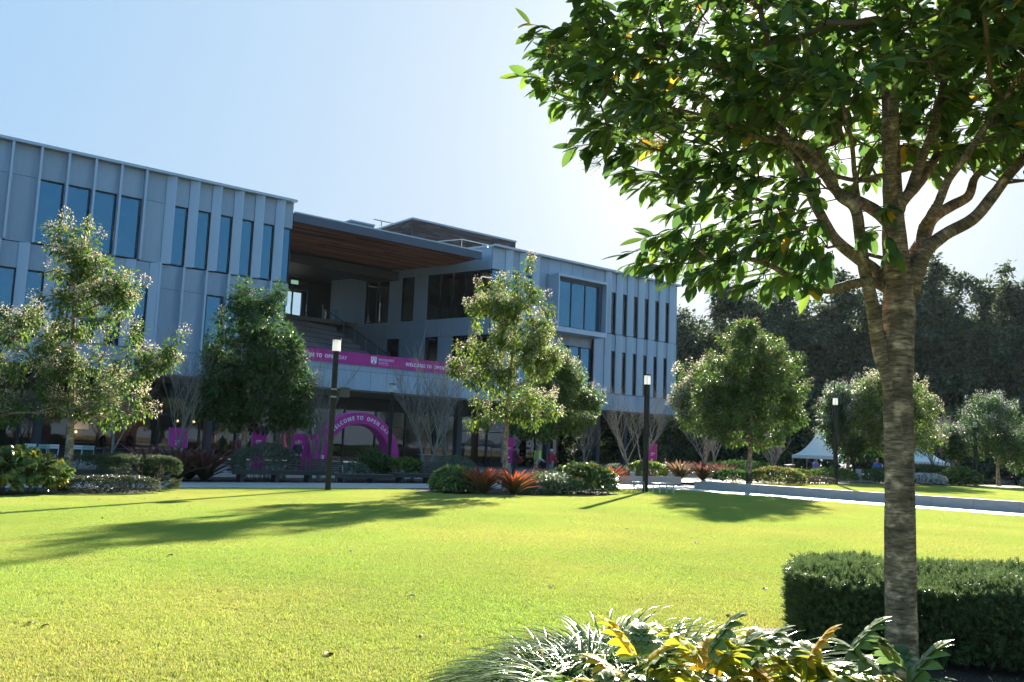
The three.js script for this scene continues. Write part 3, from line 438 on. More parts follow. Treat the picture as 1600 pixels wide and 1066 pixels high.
// ---- lamp posts
const opal = new THREE.MeshPhysicalMaterial({ color: rgb(0.93, 0.93, 0.92), roughness: 0.9, transmission: 0.5, thickness: 0, side: THREE.DoubleSide });
const postMat = mat(0.028, 0.026, 0.024, 0.55, { metalness: 0.3 });
function lampPost(label, pos, H, extras) {
  const t = thing('lamp_post', label, 'lamp post', pos, TURN * 0.4, 'lamp posts round the lawn'), s = 0.085;
  part('pole', merge([box(-s, -s * 0.28, 0, H - 0.5, -s, s), box(s * 0.28, s, 0, H - 0.5, -s, s), box(-s * 0.28, s * 0.28, 0, H - 0.5, -s * 0.7, s * 0.7)]), postMat, t);
  part('base_plate', box(-0.13, 0.13, 0, 0.02, -0.13, 0.13), M.steel, t);
  part('collar', new THREE.CylinderGeometry(0.14, 0.09, 0.07, 24).translate(0, H - 0.465, 0), postMat, t);
  part('lantern', new THREE.CylinderGeometry(0.135, 0.135, 0.38, 28, 1, true).translate(0, H - 0.24, 0), opal, t);
  part('lantern_cap', new THREE.CylinderGeometry(0.15, 0.15, 0.05, 28).translate(0, H - 0.025, 0), postMat, t);
  part('lamp_tube', new THREE.CylinderGeometry(0.03, 0.03, 0.3, 12).translate(0, H - 0.27, 0), M.steel, t);
  if (extras) { part('band', box(-s - 0.01, s + 0.01, 3.05, 3.1, -s - 0.01, s + 0.01), M.steel, t); part('band', box(-s - 0.01, s + 0.01, 3.3, 3.35, -s - 0.01, s + 0.01), M.steel, t); part('bracket', box(s, 0.22, 3.28, 3.36, -0.03, 0.03), postMat, t); part('speaker_box', box(0.2, 0.52, 3.08, 3.4, -0.12, 0.12), mat(0.07, 0.06, 0.055, 0.6), t); }
  return t;
}
lampPost('tall dark lamp post with a side box standing at the lawn edge near the arch', V(-5.84, 0, -29.86), 5.02, true);
lampPost('dark lamp post on the lawn behind the lone grey chair', V(5.73, 0, -37.64), 4.9);
lampPost('dark lamp post on the raised lawn in front of the white tent', V(17.97, TH, -49.7), 4.76);
lampPost('dark lamp post standing right of the welcome arch', P(23.65, 38), 4.55);
lampPost('dark lamp post under the right end of the building', P(35.3, 36), 4.6);
lampPost('distant lamp post before the pale flowering bush at far right', V(31.5, TH, -61), 4.3);
// ---- benches on the bed edge
function planterBench(label, u0, u1, h, parent) {
  const t = thing('planter_bench', label, 'bench', P(u0, 31.5), TURN, 'long dark benches along the planting bed'), L = u1 - u0;
  for (let k = 0; k < 5; k++) part('slat', box(0, L, h - 0.045, h, -0.62 + k * 0.13, -0.62 + k * 0.13 + 0.118), M.bench, t);
  part('front_rail', box(0, L, h - 0.16, h - 0.05, -0.06, -0.02), M.bench, t);
  for (let x = 0.35; x < L; x += 1.35) part('leg', box(x, x + 0.14, 0, h - 0.05, -0.5, -0.1), M.bench, t);
  return t;
}
planterBench('long dark bench in front of the bushy grass planting', 13.1, 17.2, 0.46);
planterBench('lower dark bench joining two longer benches near the lamp post', 17.25, 19.9, 0.36);
planterBench('long dark bench to the left of the red leaved plants', 19.95, 24.0, 0.42);
planterBench('dark bench edge behind the left flowering tree', 6.4, 9.6, 0.4);
function benchBack(label, u, D, w, y) {
  const t = thing('bench_backrest', label, 'bench back', P(u, D), TURN, 'slatted backrests on the benches');
  for (let k = 0; k < 6; k++) part('slat', box(0, w, y + k * 0.082, y + k * 0.082 + 0.066, -0.03 - k * 0.012, -0.005 - k * 0.012), M.bench, t);
  for (const x of [0.15, w - 0.2]) part('upright', box(x, x + 0.05, 0, y + 0.49, -0.14, -0.09), M.steel, t);
  const s = new Soup(); s.tube([V(w - 0.25, y - 0.02, 0.38), V(w - 0.25, y + 0.2, 0.38), V(w - 0.25, y + 0.24, 0.3), V(w - 0.25, y + 0.22, 0.0)], [0.02, 0.02, 0.02, 0.02], 7); part('armrest', s.geo(), M.steel, t);
}
benchBack('slatted bench back left of the tall lamp post', 16.1, 32.02, 1.75, 0.44);
benchBack('slatted bench back near the centre tree with a steel arm', 21.6, 32.02, 1.55, 0.42);
benchBack('slatted bench back at the far left beside purple leaves', 4.2, 32.3, 1.9, 0.5);
// ---- chairs and tables
const chairPaint = { white: mat(0.72, 0.74, 0.75, 0.45), teal: mat(0.30, 0.46, 0.45, 0.45), grey: mat(0.42, 0.43, 0.45, 0.45) };
function chair(label, pos, turn, m, group) {
  const t = thing('metal_chair', label, 'chair', pos, turn, group), leg = (pts) => { const s = new Soup(); s.tube(pts, pts.map(() => 0.016), 6); part('leg', s.geo(), m, t); };
  leg([V(-0.2, 0, 0.24), V(-0.2, 0.44, 0.17)]); leg([V(0.2, 0, 0.24), V(0.2, 0.44, 0.17)]); leg([V(-0.2, 0, -0.28), V(-0.2, 0.44, -0.17), V(-0.2, 0.84, -0.25)]); leg([V(0.2, 0, -0.28), V(0.2, 0.44, -0.17), V(0.2, 0.84, -0.25)]);
  for (let k = 0; k < 5; k++) part('seat_slat', box(-0.215, 0.215, 0.44, 0.455, -0.19 + k * 0.08, -0.19 + k * 0.08 + 0.066), m, t);
  for (let k = 0; k < 2; k++) part('back_slat', box(-0.21, 0.21, 0.68 + k * 0.085, 0.755 + k * 0.085, -0.25 - k * 0.012, -0.235 - k * 0.012), m, t);
  return t;
}
chair('lone grey metal chair on the grass beside the lamp post', V(5.33, 0, -37.0), 1.0, chairPaint.grey);
{ const t = thing('side_table', 'low grey metal table on the lawn edge next to the chair', 'table', V(6.42, 0, -37.3), TURN); part('tabletop', box(-0.5, 0.5, 0.4, 0.43, -0.24, 0.24), chairPaint.grey, t); part('apron', box(-0.46, 0.46, 0.35, 0.399, -0.2, 0.2), chairPaint.grey, t); for (const x of [-0.44, 0.4]) for (const z of [-0.2, 0.16]) part('leg', box(x, x + 0.04, 0, 0.35, z, z + 0.04), chairPaint.white, t); }
[[7.75, 38.0, 0, 'white', 'white cafe chair left of the pair behind the low hedge'], [8.05, 37.4, 0.25, 'teal', 'teal cafe chair turned beside the white one near the hedge'], [8.55, 38.0, 0, 'white', 'white cafe chair just left of the flowering tree trunk'], [9.35, 37.9, 0.1, 'white', 'white cafe chair partly behind the flowering tree trunk'], [9.75, 37.5, -0.3, 'teal', 'teal cafe chair right of the flowering tree trunk'], [12.2, 37.6, 0.5, 'white', 'pale cafe chair behind the bare tree by the red leaves']].forEach(([u, D, a, c, l]) => chair(l, P(u, D, 0.25), TURN + Math.PI + a, chairPaint[c], 'cafe chairs on the deck'));
structure('cafe_deck', slab([[2, 36.6], [13.5, 36.6], [13.5, 40.5], [2, 40.5]], -0.02, 0.248), G.soffit);
{ const t = thing('cafe_table', 'dark cafe table beyond the bare tree in front of the counter', 'table', P(10.9, 38.2, 0.25), TURN); part('tabletop', box(-0.6, 0.6, 0.71, 0.75, -0.35, 0.35), G.dark, t); part('leg', box(-0.4, 0.4, 0.02, 0.71, -0.08, 0.08), G.soffit, t); part('foot', box(-0.45, 0.45, 0, 0.02, -0.25, 0.25), G.dark, t); }
{ const t = thing('high_table', 'high steel table right of the welcome arch', 'table', P(29.0, 42.2), TURN); part('tabletop', box(-0.7, 0.7, 1.05, 1.09, -0.3, 0.3), M.steel, t); part('panel', box(-0.6, 0.6, 0, 1.05, -0.2, 0.2), G.soffit, t); }
// ---- tents with swept peaks
function tent(label, pos, w, eave, peak) {
  const t = thing('peaked_tent', label, 'tent', pos, TURN + 0.25, 'white tents under the trees'), n = 14, s = new Soup();
  for (let k = 0; k < 4; k++) { const A = Math.PI / 2 * k + Math.PI / 4, B = A + Math.PI / 2, ca = V(Math.cos(A), 0, Math.sin(A)), cb = V(Math.cos(B), 0, Math.sin(B)), at = s.nv; s.room(n * 9 + 18, n * 48);
    for (let i = 0; i <= n; i++) for (let j = 0; j <= 6; j++) { const q = i / n, f = Math.pow(1 - q, 1.0), y = eave + (peak - eave) * Math.pow(q, 1.75), d = ca.clone().lerp(cb, j / 6).multiplyScalar(w * 0.707 * (f + 0.012)), sag = 0.06 * w * Math.sin(Math.PI * j / 6) * q * (1 - q); s.vert(d.x * (1 - sag), y, d.z * (1 - sag), 0, 1, 0, 1, 1, 1); }
    for (let i = 0; i < n; i++) for (let j = 0; j < 6; j++) { const a = at + i * 7 + j; s.i.set([a, a + 7, a + 1, a + 1, a + 7, a + 8], s.ni); s.ni += 6; } }
  const g = s.geo(); g.computeVertexNormals(); const cloth = new THREE.MeshPhysicalMaterial({ color: rgb(0.8, 0.81, 0.82), roughness: 0.9, transmission: 0.25, thickness: 0, side: THREE.DoubleSide }); part('roof_cloth', g, cloth, t);
  const h = w / 2; part('valance', merge([box(-h, h, eave - 0.25, eave - 0.002, h - 0.006, h), box(-h, h, eave - 0.25, eave - 0.002, -h, -h + 0.006), box(-h, -h + 0.006, eave - 0.25, eave - 0.002, -h + 0.01, h - 0.01), box(h - 0.006, h, eave - 0.25, eave - 0.002, -h + 0.01, h - 0.01)]), cloth, t);
  for (const x of [-1, 1]) for (const z of [-1, 1]) part('leg', new THREE.CylinderGeometry(0.035, 0.035, eave, 8).translate(x * (h - 0.05), eave / 2, z * (h - 0.05)), M.steel, t);
}
tent('white peaked tent just left of the lamp post on the raised lawn', V(24.2, 0, -70), 3.4, 1.95, 4.1);
tent('white peaked tent partly hidden behind the near tree trunk', V(32.75, 0, -72), 3.7, 1.8, 3.4);
{ const t = thing('garden_wall', 'low dark wall in front of the white tents', 'wall', V(18.6, TH, -60), TURN + 0.5); part('wall_face', box(0, 5, 0, 0.85, -0.3, 0), M.bench, t); part('wall_top', box(-0.02, 5.02, 0.85, 0.9, -0.33, 0.03), M.concrete, t); }
{ const t = thing('garden_wall', 'grey planter wall between the lamp post and the near trunk', 'wall', V(22.0, TH, -56.5), TURN + 0.5); part('wall_face', box(0, 3.4, 0, 0.8, -0.3, 0), M.concrete, t); part('bench_seat', box(-2, 4.4, 0.42, 0.48, 0.05, 0.5), M.bench, t); }
// ---- fallen leaves on the lawn
{ const r = rng(91), tpl = leafTpl(5, (s) => 0.28 * Math.sin(Math.PI * Math.pow(s, 0.8)) + 0.01, 0.9, 0.5), g = tplGeo(tpl), ms = [mat(0.20, 0.10, 0.05, 0.8, { side: THREE.DoubleSide }), mat(0.45, 0.36, 0.28, 0.8, { side: THREE.DoubleSide }), mat(0.28, 0.15, 0.06, 0.8, { side: THREE.DoubleSide })];
  const spots = [[-4.34, -12.1], [-3.82, -7.6], [-3.66, -7.55], [-1.3, -6.9], [1.55, -7.9], [2.05, -6.9], [3.2, -11.2], [-0.9, -9.6], [-7.5, -17], [-2.2, -13.4], [0.6, -10.7], [-0.66, -7.6], [4.8, -13], [6.4, -15.5], [-9.6, -21.7], [-8.9, -22.6], [-8.4, -23.2], [-10.6, -20.9], [2.5, -19], [-5.2, -24], [1.2, -8.6], [-2.9, -9.4], [2.3, -9.2], [3.5, -16.6]];
  spots.forEach(([x, z], i) => { const o = new THREE.Mesh(g, ms[i % 3]); o.name = numbered('fallen_leaf'); const s = 0.06 + 0.05 * r(); pose(V(x, 0.035, z), V(r() - 0.5, 0.15 * r(), r() - 0.5), V(0.3 * (r() - 0.5), 1, 0.3 * (r() - 0.5)), s, s, s, o.matrix); o.matrix.decompose(o.position, o.quaternion, o.scale); o.castShadow = o.receiveShadow = true; scene.add(o); tag(o, 'curled dry brown leaf lying on the open lawn', 'leaf', 'dry leaves fallen on the lawn'); }); }
// ---------------------------------------------------------------- trees
const barkTex = tex(512, 1024, (x, y) => { // thin horizontal bands and lichen blotches
  const band = fbm(x * 6, y * 130, 1, 4, 6, 130), streak = fbm(x * 16, y * 260, 9, 2, 16, 260), blotch = fbm(x * 5, y * 18, 4, 5, 5, 18), pale = fbm(x * 9, y * 32, 14, 3, 9, 32);
  let v = 0.43 + 0.22 * (band - 0.5) + 0.3 * (streak - 0.5); v *= 1 - 0.34 * clamp((blotch - 0.5) * 5, 0, 1) * (0.3 + 0.7 * pale) * (0.6 + 0.8 * streak); if (pale > 0.6) v += 0.3 * (pale - 0.6) / 0.4 + 0.05; return [v * 1.1, v * 0.97, v * 0.86];
});
const barkBump = tex(512, 1024, (x, y) => { const v = 0.55 * fbm(x * 6, y * 90, 1, 4, 6, 90) + 0.45 * fbm(x * 16, y * 260, 9, 2, 16, 260); return [v, v, v]; }, false);
const barkMat = new THREE.MeshPhysicalMaterial({ map: again(barkTex, 1, 0.55), bumpMap: again(barkBump, 1, 0.55), bumpScale: 0.012, roughness: 0.9, specularIntensity: 0.3 });
const bark2 = new THREE.MeshPhysicalMaterial({ color: rgb(1.5, 1.45, 1.35), map: again(barkTex, 1, 0.4), roughness: 0.9, specularIntensity: 0.3 });
const twigMat = mat(0.12, 0.085, 0.06, 0.85), greyBark = mat(0.42, 0.39, 0.36, 0.85, { map: again(T_speck, 1, 0.8) }), darkBark = mat(0.11, 0.095, 0.08, 0.9, { map: again(T_speck, 1, 0.3) });
const broad = (w) => (s) => w * Math.pow(Math.sin(Math.PI * Math.pow(s, 0.85)), 0.75) + 0.004;
const TPL = {
  big: [0.35, 0.8, 0.1].map((b, i) => leafTpl(6, broad(0.195 + 0.025 * i), b, 0.18)),
  mid: [leafTpl(3, broad(0.17), 0.5, 0.25), leafTpl(3, broad(0.15), 0.9, 0.2)],
  far: [leafTpl(1, (s) => (s ? 0.04 : 0.3), 0.3, 0.2), leafTpl(2, (s) => 0.05 + 0.3 * Math.sin(Math.PI * s), 0.6, 0.3)],
  needle: [leafTpl(2, (s) => 0.12 * (1 - 0.8 * s * s), 0.25, 0.2)],
  fleck: [leafTpl(1, (s) => (s ? 0.25 : 0.3), 0, 0.15)],
};
// joins every clump to the nearest wood already there, then thickens branches by what they carry
function wood(soup, nodes, ends, r, tip, sides, power = 0.46) {
  ends.sort((a, b) => a.key - b.key);
  for (const e of ends) {
    let best = null, bd = 1e9;
    for (const n of nodes) { const d = n.p.distanceTo(e.p) + Math.max(0, n.p.y - e.p.y) * 0.8 + n.cost; if (d < bd) { bd = d; best = n; } }
    const k = { p: e.p, up: best, load: 1, cost: 0.12, end: true }; nodes.push(k);
    for (let q = best; q; q = q.up) q.load += 1;
  }
  for (const n of nodes) if (n.up && n.end) {
    const a = n.up.p, b = n.p, L = a.distanceTo(b), m = a.clone().lerp(b, 0.5); m.x += (r() - 0.5) * L * 0.22; m.z += (r() - 0.5) * L * 0.22; m.y += L * (0.06 - 0.14 * r());
    const r1 = tip * Math.pow(n.load, power), r0 = Math.min(tip * Math.pow(n.load + 1, power) * 1.15, n.up.r ?? 9);
    soup.tube([a, m, b], [r0, (r0 + r1) / 2, r1], sides); n.r = r1;
  }
}
function tree(o) {
  o.grain ??= 13 / Math.max(...o.blobs.map((b) => b[1]));
  const r = rng(o.seed); if (o.sat !== 0) { const more = []; for (const b of o.blobs) for (let k = 0; k < (o.sat ?? 2); k++) { const d = rdir(r); if (d.y < -0.5) d.y *= -1; more.push([b[0] + d.x * b[2] * 1.02, b[1] + d.y * b[3] * 1.05, b[2] * 0.36, b[3] * 0.4, d.z * b[2] * 0.9 * (o.deep ?? 0.8)]); } o.blobs = o.blobs.concat(more); }
  const t = thing(o.name, o.label, 'tree', V(o.x, o.y0 ?? 0, o.z), 0, o.group), leaves = new Soup(), flowers = new Soup(), w = new Soup();
  const top = Math.max(...o.blobs.map((b) => b[1])), zs = o.deep ?? 0.8, ctr = o.blobs.reduce((a, b) => a + b[0], 0) / o.blobs.length;
  const th = o.trunk ?? top * 0.85, tp = [], tr = []; for (let k = 0; k <= 8; k++) { const s = k / 8, q = V((o.lean ?? ctr * 0.5) * s * s + 0.05 * Math.sin(s * 5 + o.seed), th * s, 0.05 * Math.sin(s * 4)); tp.push(q); tr.push(o.r * (1.25 - 0.25 * Math.min(1, s * 6)) * (1 - 0.8 * s)); }
  const tS = new Soup(); tS.tube(tp, tr, 10); part('trunk', tS.geo(), o.bark ?? bark2, t);
  const low = Math.min(...o.blobs.map((b) => b[1] - b[3])), nodes = []; tp.forEach((p, k) => { if (p.y > low * 0.9) nodes.push({ p, up: null, load: 1, cost: 0, r: tr[k] * 0.7 }); });
  const area = o.blobs.map((b) => b[2] * b[3] + 0.02), sum = area.reduce((a, b) => a + b), ends = [], d = V();
  for (let k = 0, tries = 0; k < o.clumps && tries < 4e4; k++, tries++) {
    let pick = r() * sum, i = 0; while ((pick -= area[i]) > 0 && i < area.length - 1) i++;
    const [bx, by, rx, ry] = o.blobs[i], bz = (o.blobs[i][4] ?? gauss(r) * rx * 0.6 * zs), f = 0.35 + 0.75 * Math.sqrt(r()) + 0.12 * gauss(r); rdir(r, d);
    const p = V(bx + d.x * rx * f, by + d.y * ry * f, bz + d.z * rx * f * zs);
    if (fbm((p.x + o.seed) * o.grain, (p.y + p.z * 0.6) * o.grain, o.seed, 2) < (o.gaps ?? 0.41)) { k--; continue; }
    ends.push({ p, key: Math.hypot(p.x - tp[4].x, p.z) + Math.abs(p.y - low) * 0.3 + r(), d: d.clone(), out: f });
  }
  const live = ends.slice();
  wood(w, nodes, ends, r, o.tip ?? 0.006, o.sides ?? 5); part('branches', w.geo(), o.bark ?? bark2, t);
  const pos = V(), dir = V(), face = V();
  for (const e of live) {
    const n = Math.round(o.per * (0.6 + 0.8 * r())), bloom = o.bloom && r() < o.bloom * (0.4 + e.out) * (e.d.y > -0.3 ? 1 : 0.3);
    for (let k = 0; k < n; k++) {
      rdir(r, dir); pos.copy(e.p).addScaledVector(dir, o.spread * Math.pow(r(), 0.6)); dir.multiplyScalar(0.8).addScaledVector(e.d, 0.5); dir.y += o.rise ?? -0.15; face.set(gauss(r) * 0.5, 1, gauss(r) * 0.5);
      const s = o.leaf * (0.65 + 0.6 * r()), c = o.colors[Math.floor(Math.pow(r(), 1.4) * o.colors.length)], v = 0.8 + 0.4 * r(); leaves.add(o.tpl[Math.floor(r() * o.tpl.length)], pose(pos, dir, face, s * (o.wide ?? 1), s, s), c[0] * v, c[1] * v, c[2] * v);
    }
    if (bloom) { const m = o.petals ?? 26, R = o.panicle ?? 0.14, base = e.p.clone().addScaledVector(e.d, o.spread * 0.7); base.y += R * 0.6; for (let k = 0; k < m; k++) { rdir(r, dir); pos.copy(base).addScaledVector(dir, R * Math.cbrt(r())); pos.y += R * 0.5 * r(); const v = 0.8 + 0.4 * r(), s = (o.petal ?? 0.028) * (0.7 + 0.6 * r()), c = o.flower ?? [0.62, 0.56, 0.42]; flowers.add(TPL.fleck[0], pose(pos, dir, rdir(r, face), s), c[0] * v, c[1] * v, c[2] * v); } }
  }
  part('crown', leaves.geo(), o.mat, t); if (flowers.nv) part('blossoms', flowers.geo(), FLOWER, t);
  return t;
}
const FLOWER = leafMat(0.35, 0, 0.5), LEAF = leafMat(0.42, 0.22, 0.35), DULL = leafMat(0.3, 0.12, 0.5);
const GREEN = [[0.06, 0.12, 0.025], [0.085, 0.15, 0.03], [0.11, 0.18, 0.03], [0.17, 0.23, 0.035]], DEEP = [[0.035, 0.085, 0.02], [0.05, 0.11, 0.025], [0.075, 0.14, 0.03]], LIME = [[0.08, 0.14, 0.028], [0.12, 0.2, 0.03], [0.19, 0.26, 0.035], [0.25, 0.29, 0.04]];
const blooming = { name: 'flowering_tree', tpl: TPL.mid, leaf: 0.14, wide: 1.35, mat: LEAF, group: 'flowering trees round the lawn' };
tree({ ...blooming, seed: 101, label: 'tall open flowering tree at far left in front of the building', x: -12.08, z: -25.01, r: 0.12, trunk: 6.4, lean: -0.3, clumps: 420, per: 34, spread: 0.24, colors: GREEN, bloom: 0.42, petals: 60, panicle: 0.19, petal: 0.036, flower: [0.62, 0.52, 0.34],
  blobs: [[-0.53, 7.53, 0.5, 0.5], [-0.22, 6.81, 0.7, 0.45], [-0.43, 6.15, 0.65, 0.5], [0.5, 5.82, 0.8, 0.6], [1.09, 5.3, 0.65, 0.5], [-0.13, 4.89, 0.85, 0.6], [-1.15, 4.31, 0.85, 0.5], [-1.7, 3.57, 0.8, 0.7], [-0.76, 3.2, 0.95, 0.7], [2.0, 4.07, 0.62, 0.6], [1.25, 3.5, 0.85, 0.75], [2.25, 3.27, 0.5, 0.45], [0.23, 2.93, 0.75, 0.6], [1.28, 2.3, 0.75, 0.5], [-1.4, 2.5, 0.75, 0.6], [-0.04, 2.2, 0.5, 0.35], [-1.9, 2.0, 0.5, 0.4]] });
tree({ ...blooming, name: 'evergreen_tree', seed: 102, label: 'dense dark green tree between the left flowering tree and the arch', x: -10.34, z: -35.49, r: 0.13, trunk: 6, lean: 0.2, clumps: 700, per: 44, spread: 0.3, colors: DEEP, bloom: 0.05, leaf: 0.17, tpl: TPL.mid, gaps: 0.33,
  blobs: [[0.09, 7.06, 0.85, 0.65], [0.03, 6.02, 1.35, 0.85], [-0.14, 4.87, 1.6, 1.0], [1.01, 4.78, 1.1, 1.1], [-0.68, 3.7, 1.25, 1.1], [0.85, 3.51, 1.5, 1.0], [-1.26, 3.05, 0.77, 0.77], [1.65, 2.79, 0.85, 0.6], [0.04, 2.6, 1.25, 0.6]] });
tree({ ...blooming, seed: 103, label: 'slender pale flowering tree rising from the central bed', x: -0.08, z: -33.29, r: 0.11, trunk: 7.2, lean: 0.25, clumps: 430, per: 36, spread: 0.25, colors: LIME, bloom: 0.34, leaf: 0.15, petals: 56, panicle: 0.2, petal: 0.038, flower: [0.62, 0.56, 0.40],
  blobs: [[0.42, 8.0, 0.36, 0.6], [-0.22, 7.08, 1.05, 0.6], [-0.67, 6.46, 0.9, 0.6], [0.8, 6.88, 0.55, 0.75], [0.31, 5.89, 1.0, 0.75], [0.11, 4.92, 1.1, 0.75], [-1.45, 5.15, 0.7, 0.42], [-0.58, 4.18, 0.9, 0.6], [0.84, 4.48, 0.9, 0.85], [1.28, 5.45, 0.55, 0.65], [-0.07, 3.26, 1.2, 0.6], [-0.99, 2.75, 0.75, 0.45], [1.12, 3.06, 0.8, 0.7], [-1.65, 4.38, 0.42, 0.3]] });
tree({ ...blooming, seed: 104, label: 'round flowering tree behind the slender central tree', x: 1.4, z: -43.81, r: 0.12, trunk: 4.2, lean: 0.6, clumps: 480, per: 40, spread: 0.3, colors: GREEN, bloom: 0.34, leaf: 0.17, petals: 30, panicle: 0.2, petal: 0.045,
  blobs: [[0.85, 5.12, 1.35, 1.05], [1.5, 4.21, 1.2, 1.05], [0.28, 3.54, 1.65, 1.15], [1.84, 3.29, 0.75, 0.9], [0, 2.7, 1.2, 0.55]] });
tree({ ...blooming, seed: 105, label: 'broad rounded tree on the raised lawn right of the building', x: 11.77, y0: TH - 0.05, z: -44.03, r: 0.14, trunk: 6, lean: 0, clumps: 820, per: 50, spread: 0.32, colors: GREEN, bloom: 0.24, leaf: 0.17, flower: [0.5, 0.42, 0.24], petals: 22, panicle: 0.18, petal: 0.045,
  blobs: [[-0.11, 6.85, 1.35, 0.8], [0.22, 5.9, 1.85, 1.1], [-0.72, 4.95, 1.85, 1.2], [1.16, 4.85, 1.4, 1.35], [-1.65, 3.95, 1.2, 1.05], [0.23, 3.7, 2.0, 1.35], [1.95, 3.8, 0.85, 0.85], [-0.08, 2.5, 1.55, 0.65], [-1.95, 3.2, 0.9, 0.85]] });
tree({ ...blooming, seed: 106, label: 'smaller pale flowering tree between the building end and the broad tree', x: 11.6, z: -53.44, r: 0.11, trunk: 5, lean: 0, clumps: 480, per: 26, spread: 0.38, colors: GREEN, bloom: 0.5, leaf: 0.17, petals: 28, panicle: 0.22, petal: 0.06,
  blobs: [[-0.7, 5.9, 0.9, 0.9], [-1.1, 4.7, 0.8, 0.9], [0.2, 5.6, 1.0, 1.2], [-0.3, 3.9, 1.2, 0.8]] });
tree({ ...blooming, seed: 107, label: 'white flowering tree behind the near trunk', x: 25.57, y0: TH, z: -59.74, r: 0.13, trunk: 4.6, lean: 0.2, clumps: 760, per: 26, spread: 0.42, colors: LIME, bloom: 0.38, leaf: 0.19, petals: 26, panicle: 0.25, petal: 0.06,
  blobs: [[0.06, 5.5, 2.2, 1.25], [-1.0, 5.65, 1.4, 1.1], [1.33, 5.3, 1.4, 1.2], [1.74, 4.3, 1.2, 1.1], [-1.66, 4.0, 1.25, 1.4], [0.03, 3.2, 2.1, 1.2], [1.72, 2.85, 1.0, 0.8]] });
tree({ ...blooming, seed: 108, label: 'dull green flowering tree behind the lamp post by the tent', x: 23.2, y0: TH, z: -62.0, r: 0.13, trunk: 4.6, lean: 0.2, clumps: 760, per: 26, spread: 0.44, colors: DEEP, bloom: 0.3, leaf: 0.2, petals: 26, panicle: 0.25, petal: 0.06, flower: [0.42, 0.43, 0.36],
  blobs: [[-0.5, 5.3, 1.05, 1.05], [-0.72, 4.0, 0.98, 1.5], [0.14, 3.2, 1.75, 1.5], [1.02, 4.3, 1.3, 1.9], [1.23, 2.4, 1.3, 0.85]] });
tree({ ...blooming, seed: 109, label: 'wide pale flowering tree low under the dark trees at far right', x: 33.5, y0: 0, z: -62, r: 0.14, trunk: 4, lean: 0.2, clumps: 640, per: 26, spread: 0.44, colors: DEEP, bloom: 0.35, leaf: 0.2, petals: 26, panicle: 0.26, petal: 0.065, flower: [0.36, 0.38, 0.33],  // flower colour darkened to imitate shade from the trees around it
  blobs: [[-0.3, 5.2, 1.5, 1.0], [-1.4, 3.7, 1.8, 1.3], [0.8, 3.8, 1.8, 1.3], [-2.4, 3.1, 0.9, 0.9], [1.6, 2.6, 1.4, 1.0]] });
// tall dark trees closing the view, and more of them at other sides of the grounds
{ const r = rng(500), where = ['behind the building corner', 'left of the broad tree top', 'above the broad rounded tree', 'behind the lamp post and tent', 'left of the near trunk', 'directly behind the near trunk', 'right of the near trunk', 'with a ragged top at far right', 'at the right edge of the photo'];
  const rows = [[25, -136, 22.5, 11], [32, -130, 25.5, 12], [39.5, -134, 27.5, 13], [46.5, -130, 27.5, 12], [54, -134, 26.5, 12], [62, -132, 31.5, 10.5], [67.5, -128, 28, 10], [72.5, -132, 31, 10], [79, -132, 30, 11]];
  rows.forEach(([x, z, h, w], i) => { const blobs = [], n = 22; for (let k = 0; k < n; k++) { const f = k / n, y = h * (0.1 + 0.86 * f) + r(), s = 0.7 + 0.55 * Math.sin(Math.PI * Math.min(1, 0.15 + f * 0.8)) - (f > 0.8 ? 0.45 : 0); blobs.push([(r() - 0.5) * w * 1.35 * s, y, w * 0.36 * s * (0.7 + 0.6 * r()), h * 0.07 * (0.8 + 0.6 * r())]); }
    tree({ name: 'forest_tree', seed: 510 + i, label: 'tall dark tree ' + where[i], x, z, r: 0.5, trunk: h * 0.9, lean: 0, clumps: 1250, per: 20, spread: 1.15, leaf: 0.62, tpl: TPL.far, wide: 1.15, mat: DULL, bark: darkBark, tip: 0.016, sides: 4, colors: [[0.05, 0.08, 0.04], [0.065, 0.095, 0.045], [0.085, 0.115, 0.05], [0.12, 0.15, 0.05]], blobs, deep: 1, group: 'tall dark trees closing the view' }); });
  [[12, -142, 18, 8], [0, -145, 17, 8.5], [20, -120, 14, 7], [38, -158, 26, 10], [56, -160, 28, 10], [76, -160, 28, 10], [90, -140, 30, 9]].forEach(([x, z, h, w], i) => { const blobs = []; for (let k = 0; k < 14; k++) blobs.push([(r() - 0.5) * w * 1.6, h * (0.06 + 0.85 * k / 14), w * 0.45, h * 0.09]);
    tree({ name: 'forest_tree', seed: 560 + i, label: 'dark tree ' + ['seen under the building through the open corner', 'behind the building ground floor', 'low and leafy between building and broad tree', 'in the second row behind the broad tree', 'in the second row behind the tents', 'in the second row at far right', 'just beyond the right edge of the tall row'][i], x, z, r: 0.4, trunk: h * 0.85, lean: 0, clumps: 700, per: 18, spread: 1.4, leaf: 0.8, tpl: TPL.far, wide: 1.2, mat: DULL, bark: darkBark, tip: 0.016, sides: 4, colors: [[0.035, 0.058, 0.024], [0.05, 0.075, 0.028], [0.09, 0.12, 0.035]], blobs, deep: 1, group: 'tall dark trees closing the view' }); });
}
